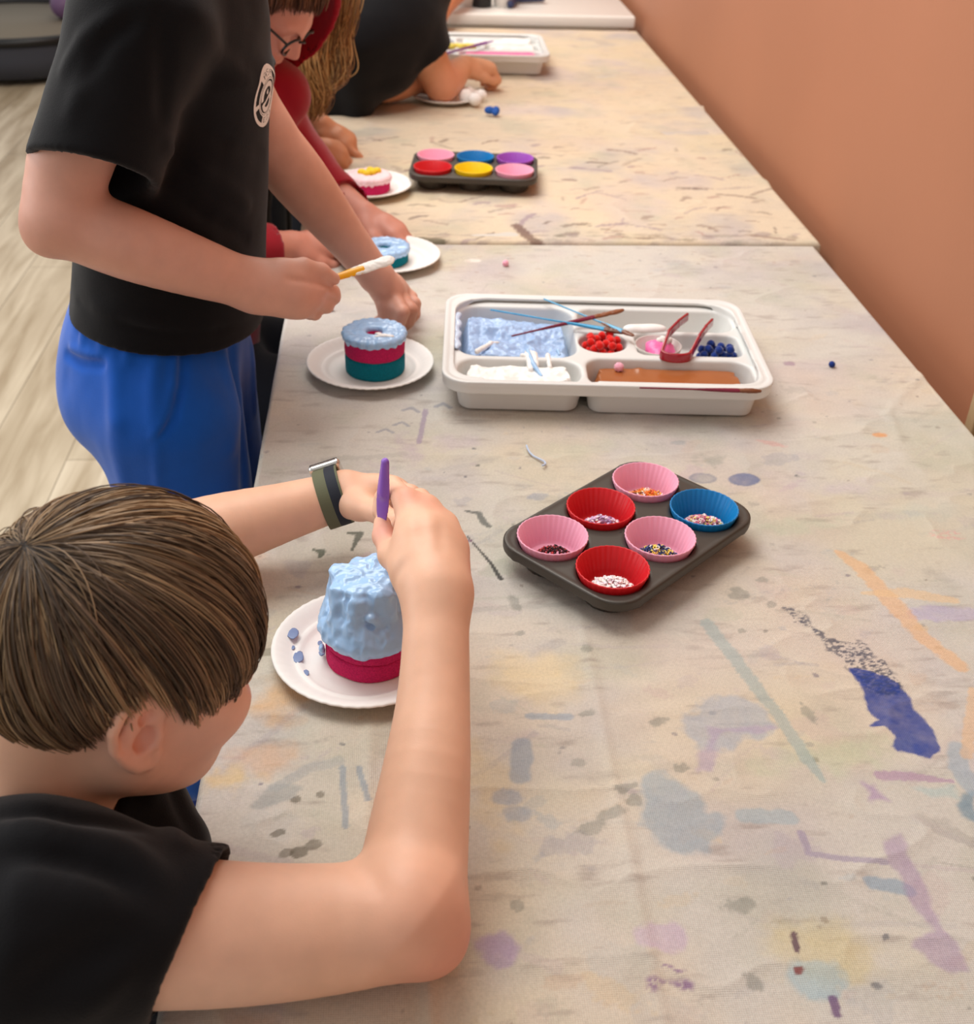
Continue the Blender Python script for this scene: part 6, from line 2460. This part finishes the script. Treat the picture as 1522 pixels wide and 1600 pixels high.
# the hood hanging open round the head
H_ = SDF(.02)
hc = hd3.w(-.03, 0, .0)
H_.el(hd3.w(-.032, 0, .004), (.128, .112, .132), hd3.R, k=.02)
H_.el(hd3.w(.030, .030, -.015), (.130, .098, .125), hd3.R, k=.02)
H_.rc(hd3.w(-.06, 0, -.07), nk, .085, .085, k=.03)
H_.el(hd3.w(.0, 0, -.004), (.130, .101, .120), hd3.R, k=.006, op='s')
H_.el(hd3.w(.040, .010, -.020), (.135, .104, .118), hd3.R, k=.006, op='s')
H_.rc(hd3.w(.05, -.05, -.10), hd3.w(.14, -.05, -.06), .075, .08, k=.01, op='s')
H_.clip.append((hd3.w(.005, 0, 0), nrm(hd3.R@np.array((1, -1.0, .25)))))
V, Fc = H_.mesh(.0042, 2)
hood = mesh_obj('hood', V, Fc, M_red, rk)
Q_ = SDF(.03)
for y in (1.86, 2.02):
    Q_.chain([(-.36, y, .50), (-.02, y, .48), (-.02, y, .12)], [.098, .066, .055], k=.03)
Q_.el(pel, (.12, .15, .10), k=.03)
V, Fc = Q_.mesh(.007, 2)
mesh_obj('trousers', V, Fc, M_darkpants, rk)
for y in (1.86, 2.02):
    f = SDF(.02)
    f.rc((-.02, y, .045), (.09, y, .036), .045, .035, k=.02)
    f.clip.append((np.array((0, 0, .003)), np.array((0, 0, -1.0))))
    V, Fc = f.mesh(.005, 2)
    mesh_obj('shoe', V, Fc, M_darkpants, rk)
gl = bpy.data.objects.new('glasses', None)
link(gl, rk)
gl.location = Vector(hd3.w(.1, 0, 0))-rk.location
for sd in (-1, 1):
    rim = [hd3.w(.099-.012*abs(math.cos(a))*.5, sd*.033+.0235*math.cos(a), -.010+.0185*math.sin(a)) for a in np.linspace(0, 2*math.pi, 33)]
    MB().tube(rim, .0022, 8).build('rim', M_blackpl, gl)
    MB().tube([hd3.w(.094, sd*.056, -.004), hd3.w(.05, sd*.079, .0), hd3.w(-.005, sd*.081, .004), hd3.w(-.02, sd*.078, -.012)], .0020, 8).build('temple', M_blackpl, gl)
MB().tube([hd3.w(.099, -.010, -.004), hd3.w(.105, 0, -.001), hd3.w(.099, .010, -.004)], .0020, 8).build('bridge', M_blackpl, gl)
stools = []


def copy_stool(x, y, sz, label):
    c = copy_tree(st)
    c.location = (x, y, 0)
    c.scale = (1, 1, sz)
    return tag(c, label)


copy_stool(-.37, 1.93, 1.22, 'wooden stool under the person in the red hooded top')

# ---------------------------------------------------------------- the child with long blond hair
bk = thing('person', 'person with long wavy blond hair hanging over the table, pointing with one finger', 'person', (-.32, 2.38, 0))
hd4 = Head(np.array((-.165, 2.36, 1.17)), frame(-5, 35, 0), .95)
nk = hd4.w(-.075, 0, -.115)
sR, sL = np.array((-.30, 2.25, 1.02)), np.array((-.27, 2.50, 1.02))
ch = np.array((-.33, 2.38, .90))
pel = np.array((-.38, 2.38, .56))
wR_, wL_ = D(478, 228, 2.36), D(500, 196, 2.46)
eR_, eL_ = np.array((-.26, 2.20, .82)), np.array((-.24, 2.58, .84))
B = SDF(.02)
B.rc(pel, ch, .08, .08, k=.03)
B.rc(ch, nk, .07, .05, k=.03)
B.rc(sR, sL, .045, .045, k=.03)
B.rc(nk, hd4.w(-.03, 0, -.06), .046, .046, k=.03)
arm(B, sR, eR_, wR_, (.043, .037, .033, .023))
arm(B, sL, eL_, wL_, (.043, .037, .033, .023))
hand_pose(B, wR_, Zp(535, 238, .775)-wR_, (.1, -.5, 1), .021, .92, curl=(55, 70, 40), side=-1)
hand_pose(B, wL_, Zp(570, 232, .76)-wL_, (-.1, -.1, 1), .021, .92, curl=((8, 10, 6), (50, 60, 40), (60, 70, 40), (60, 70, 40)), side=-1)
hd4.build(B)
for y in (2.30, 2.46):
    B.chain([(-.37, y, .50), (-.02, y, .48), (-.02, y, .10)], [.07, .048, .034], k=.02)
    B.rc((-.02, y, .07), (.08, y, .04), .032, .026, k=.02)
finish_body(B, 'body', bk, (206, 142, 104), [], .0036)
T_ = SDF(.03)
T_.rc(pel, ch, .115, .11, k=.05)
T_.rc(sR, sL, .068, .068, k=.05)
T_.rc(sR, nk-(0, 0, .02), .062, .056, k=.04)
T_.rc(sL, nk-(0, 0, .02), .062, .056, k=.04)
for s0, e0 in ((sR, eR_), (sL, eL_)):
    c0 = s0*.35+e0*.65
    T_.cyl(s0, c0, .060, .056, k=.03)
T_.disp = lambda P: .005*fbm(P*12, 3, 43)
T_.dmax = .005
V, Fc = T_.mesh(.006, 2)
mesh_obj('tshirt', V, Fc, M_black_tee, bk)
Q_ = SDF(.03)
for y in (2.30, 2.46):
    Q_.chain([(-.37, y, .50), (-.02, y, .48), (-.02, y, .12)], [.098, .066, .055], k=.03)
Q_.el(pel, (.12, .15, .10), k=.03)
V, Fc = Q_.mesh(.008, 2)
mesh_obj('trousers', V, Fc, M_darkpants, bk)
for y in (2.30, 2.46):
    f = SDF(.02)
    f.rc((-.02, y, .045), (.09, y, .036), .045, .035, k=.02)
    f.clip.append((np.array((0, 0, .003)), np.array((0, 0, -1.0))))
    V, Fc = f.mesh(.006, 2)
    mesh_obj('shoe', V, Fc, M_darkpants, bk)
hb = hd4.hair('blond_hair', [(150, 112, 66), (176, 136, 84), (200, 160, 104)], bk, n_guides=240, kids=16, m=12, rad=.0011, layer=.10, seed=12, limits=lambda az: np.interp(np.abs(az), [0, .5, .9, 1.6, 2.4, 3.15], [.040, .034, .010, -.03, -.07, -.08]))
# long locks falling forward
r_ = np.random.default_rng(3)
guides = [[(505, -60, 2.22), (490, 0, 2.20), (478, 60, 2.17), (484, 110, 2.17), (500, 150, 2.19), (497, 180, 2.21)],
          [(520, -60, 2.24), (512, 0, 2.22), (498, 60, 2.20), (492, 110, 2.21), (505, 150, 2.23), (490, 186, 2.24)],
          [(535, -60, 2.26), (530, 0, 2.25), (515, 50, 2.24), (500, 90, 2.24), (480, 125, 2.22), (468, 150, 2.20)],
          [(545, -60, 2.28), (546, 0, 2.27), (540, 40, 2.27), (525, 80, 2.26), (508, 110, 2.25), (488, 128, 2.23)],
          [(540, -60, 2.28), (538, 20, 2.27), (536, 60, 2.27), (540, 100, 2.27), (533, 120, 2.26), (512, 130, 2.25)],
          [(515, -60, 2.22), (496, 10, 2.19), (484, 60, 2.18), (474, 100, 2.18), (478, 140, 2.19), (488, 172, 2.20)],
          [(525, -60, 2.25), (518, 20, 2.24), (506, 70, 2.23), (508, 120, 2.24), (512, 150, 2.24), (500, 176, 2.23)]]
G = np.array([[D(*p) for p in g_] for g_ in guides])
m = 20
ts = np.linspace(0, 5, m)


def cr(g_, t):
    i = np.clip(np.floor(t).astype(int), 0, 4)
    f = (t-i)[:, None]
    p0, p1, p2, p3 = g_[np.clip(i-1, 0, 5)], g_[i], g_[np.clip(i+1, 0, 5)], g_[np.clip(i+2, 0, 5)]
    return .5*(2*p1+(p2-p0)*f+(2*p0-5*p1+4*p2-p3)*f**2+(3*p1-p0-3*p2+p3)*f**3)


paths = []
for i in range(620):
    a = r_.integers(len(G))
    wgt = r_.random()*.35
    b = r_.integers(len(G))
    pth = cr(G[a], ts)*(1-wgt)+cr(G[b], ts)*wgt
    o = r_.normal(size=3)*np.array((.010, .016, .007))
    pth = pth+o*(1-.45*ts/5)[:, None]+.004*np.stack([np.sin(ts*2.2+i), np.cos(ts*2+i*.7), 0*ts], 1)
    paths.append(pth)
V, Fc, si, ti = strands_mesh(np.array(paths), .0013)
cc = np.array([s2l(c) for c in ((138, 98, 54), (168, 126, 74), (196, 156, 100), (110, 76, 42))])[r_.integers(4, size=620)]
mesh_obj('long_hair', V, Fc, bpy.data.materials['blond_hair'], bk, cols={'tint': cc[si]})
copy_stool(-.39, 2.38, 1.25, 'wooden stool under the person with long blond hair')

# ---------------------------------------------------------------- the child in black leaning on the table
kk = thing('person', 'person in a loose black t-shirt bending over the far plate, bare elbow on the table', 'person', (-.25, 2.95, 0))
eN = Zp(690, 132, .798)
wN, hN = D(724, 104, 2.90), D(765, 100, 2.92)
sN = D(632, 15, 2.66)
sF = np.array((.06, 3.10, 1.02))
eF = Zp(600, 140, .80)+np.array((.0, .05, 0))
wF = Zp(660, 128, .79)
ch = np.array((-.06, 2.90, .93))
pel = np.array((-.34, 2.92, .62))
nk = np.array((.08, 2.92, 1.06))
hd5 = Head((.16, 2.92, 1.16), frame(0, 45, 0), .97)
B = SDF(.02)
B.rc(pel, ch, .085, .085, k=.03)
B.rc(ch, nk, .075, .05, k=.03)
B.rc(sN, sF, .045, .045, k=.03)
B.rc(nk, hd5.w(-.03, 0, -.06), .046, .046, k=.03)
arm(B, sN, eN, wN, (.046, .040, .037, .0255))
arm(B, sF, eF, wF, (.045, .039, .035, .0245))
hand_pose(B, wN, D(770, 102, 2.94)-wN, (-.2, -.3, 1), .024, .92, curl=(50, 70, 45), side=-1)
hand_pose(B, wF, Zp(700, 132, .775)-wF, (0, -.2, 1), .023, .95, curl=(30, 40, 30), side=-1)
hd5.build(B)
for y in (2.84, 3.0):
    B.chain([(-.36, y, .60), (-.34, y, .36), (-.38, y, .10)], [.078, .05, .036], k=.02)
    B.rc((-.38, y, .07), (-.27, y, .04), .034, .027, k=.02)
finish_body(B, 'body', kk, (222, 166, 130), [(eN, .06, (206, 122, 96), .6)], .0042)
hd5.hair('brown_hair', [(62, 48, 36), (78, 60, 44)], kk, n_guides=160, kids=14, m=10, rad=.0013, layer=.12, seed=18)
T_ = SDF(.03)
T_.rc(pel, ch, .14, .145, k=.06)
T_.rc(ch, nk, .14, .09, k=.06)
T_.rc(sN, sF, .080, .075, k=.05)
T_.rc(D(555, 60, 2.60), D(560, 175, 2.72), .07, .026, k=.06)
T_.rc(D(600, 40, 2.64), D(610, 110, 2.70), .08, .045, k=.06)
for s0, e0 in ((sN, eN), (sF, eF)):
    c0 = s0*.42+e0*.58
    T_.cyl(s0, c0, .068, .064, k=.03)
    ax_ = nrm(e0-s0)
    T_.cyl(c0-ax_*.04, c0+ax_*.06, .056, .056, k=.002, op='s', rr=.001)
T_.disp = lambda P: .006*fbm(P*9, 3, 53)
T_.dmax = .006
V, Fc = T_.mesh(.006, 2)
mesh_obj('tshirt', V, Fc, M_black_tee, kk)
Q_ = SDF(.03)
for y in (2.84, 3.0):
    Q_.chain([(-.36, y, .60), (-.34, y, .36), (-.38, y, .12)], [.098, .07, .058], k=.03)
Q_.el(pel, (.13, .15, .11), k=.03)
V, Fc = Q_.mesh(.008, 2)
mesh_obj('trousers', V, Fc, M_darkpants, kk)
for y in (2.84, 3.0):
    f = SDF(.02)
    f.rc((-.38, y, .045), (-.26, y, .036), .045, .036, k=.02)
    f.clip.append((np.array((0, 0, .003)), np.array((0, 0, -1.0))))
    V, Fc = f.mesh(.006, 2)
    mesh_obj('shoe', V, Fc, M_darkpants, kk)

# ---------------------------------------------------------------- the person at the far end
fk = thing('person', 'person at the far end, only a bare forearm and hand resting on the table edge', 'person', (-.30, 3.86, 0))
hF_ = Zp(684, 30, .79)
wF_ = D(692, 14, 3.52)
eF_ = D(722, -30, 3.66)
sF_ = np.array((-.02, 3.86, 1.16))
B = SDF(.02)
pel, ch, nk = np.array((-.30, 3.88, .82)), np.array((-.20, 3.90, 1.12)), np.array((-.15, 3.90, 1.26))
B.rc(pel, ch, .09, .09, k=.03)
B.rc(ch, nk, .07, .05, k=.03)
B.rc((-.14, 3.78, 1.20), (-.14, 4.02, 1.20), .045, .045, k=.03)
B.rc((-.14, 3.78, 1.20), sF_, .05, .046, k=.03)
hd6 = Head((-.10, 3.90, 1.40), frame(0, 30, 0), .97)
B.rc(nk, hd6.w(-.03, 0, -.06), .046, .046, k=.03)
arm(B, sF_, eF_, wF_, (.045, .039, .036, .026))
arm(B, (-.14, 4.02, 1.20), (-.30, 4.10, 1.0), (-.20, 4.05, .84), (.045, .039, .035, .025))
hand_pose(B, wF_, Zp(676, 45, .77)-wF_, (-.6, -.6, .6), .024, 1.0, curl=(30, 40, 30), side=-1)
hand_pose(B, np.array((-.20, 4.05, .84)), (1, 0, -.6), (0, 0, 1), .023, .95, curl=(30, 40, 30), side=-1)
hd6.build(B)
for y in (3.81, 3.96):
    B.chain([(-.30, y, .80), (-.29, y, .45), (-.33, y, .10)], [.078, .05, .036], k=.02)
    B.rc((-.33, y, .07), (-.22, y, .04), .034, .027, k=.02)
finish_body(B, 'body', fk, (206, 138, 100), [], .005)
hd6.hair('brown_hair', [(62, 48, 36), (78, 60, 44)], fk, n_guides=120, kids=12, m=10, rad=.0016, layer=.12, seed=28)
T_ = SDF(.03)
T_.rc(pel, ch, .125, .12, k=.05)
T_.rc((-.14, 3.78, 1.19), (-.14, 4.02, 1.19), .072, .072, k=.05)
T_.rc((-.14, 3.78, 1.19), sF_, .072, .066, k=.03)
T_.cyl(sF_, sF_*.5+eF_*.5, .062, .058, k=.03)
T_.cyl((-.14, 4.02, 1.20), (-.25, 4.08, 1.06), .062, .058, k=.03)
V, Fc = T_.mesh(.008, 2)
mesh_obj('tshirt', V, Fc, M_black_tee, fk)
Q_ = SDF(.03)
for y in (3.81, 3.96):
    Q_.chain([(-.30, y, .80), (-.29, y, .45), (-.33, y, .12)], [.10, .075, .06], k=.03)
Q_.el(pel, (.12, .15, .11), k=.03)
V, Fc = Q_.mesh(.009, 2)
mesh_obj('trousers', V, Fc, M_darkpants, fk)
for y in (3.81, 3.96):
    f = SDF(.02)
    f.rc((-.33, y, .045), (-.21, y, .036), .045, .036, k=.02)
    f.clip.append((np.array((0, 0, .003)), np.array((0, 0, -1.0))))
    V, Fc = f.mesh(.006, 2)
    mesh_obj('shoe', V, Fc, M_darkpants, fk)
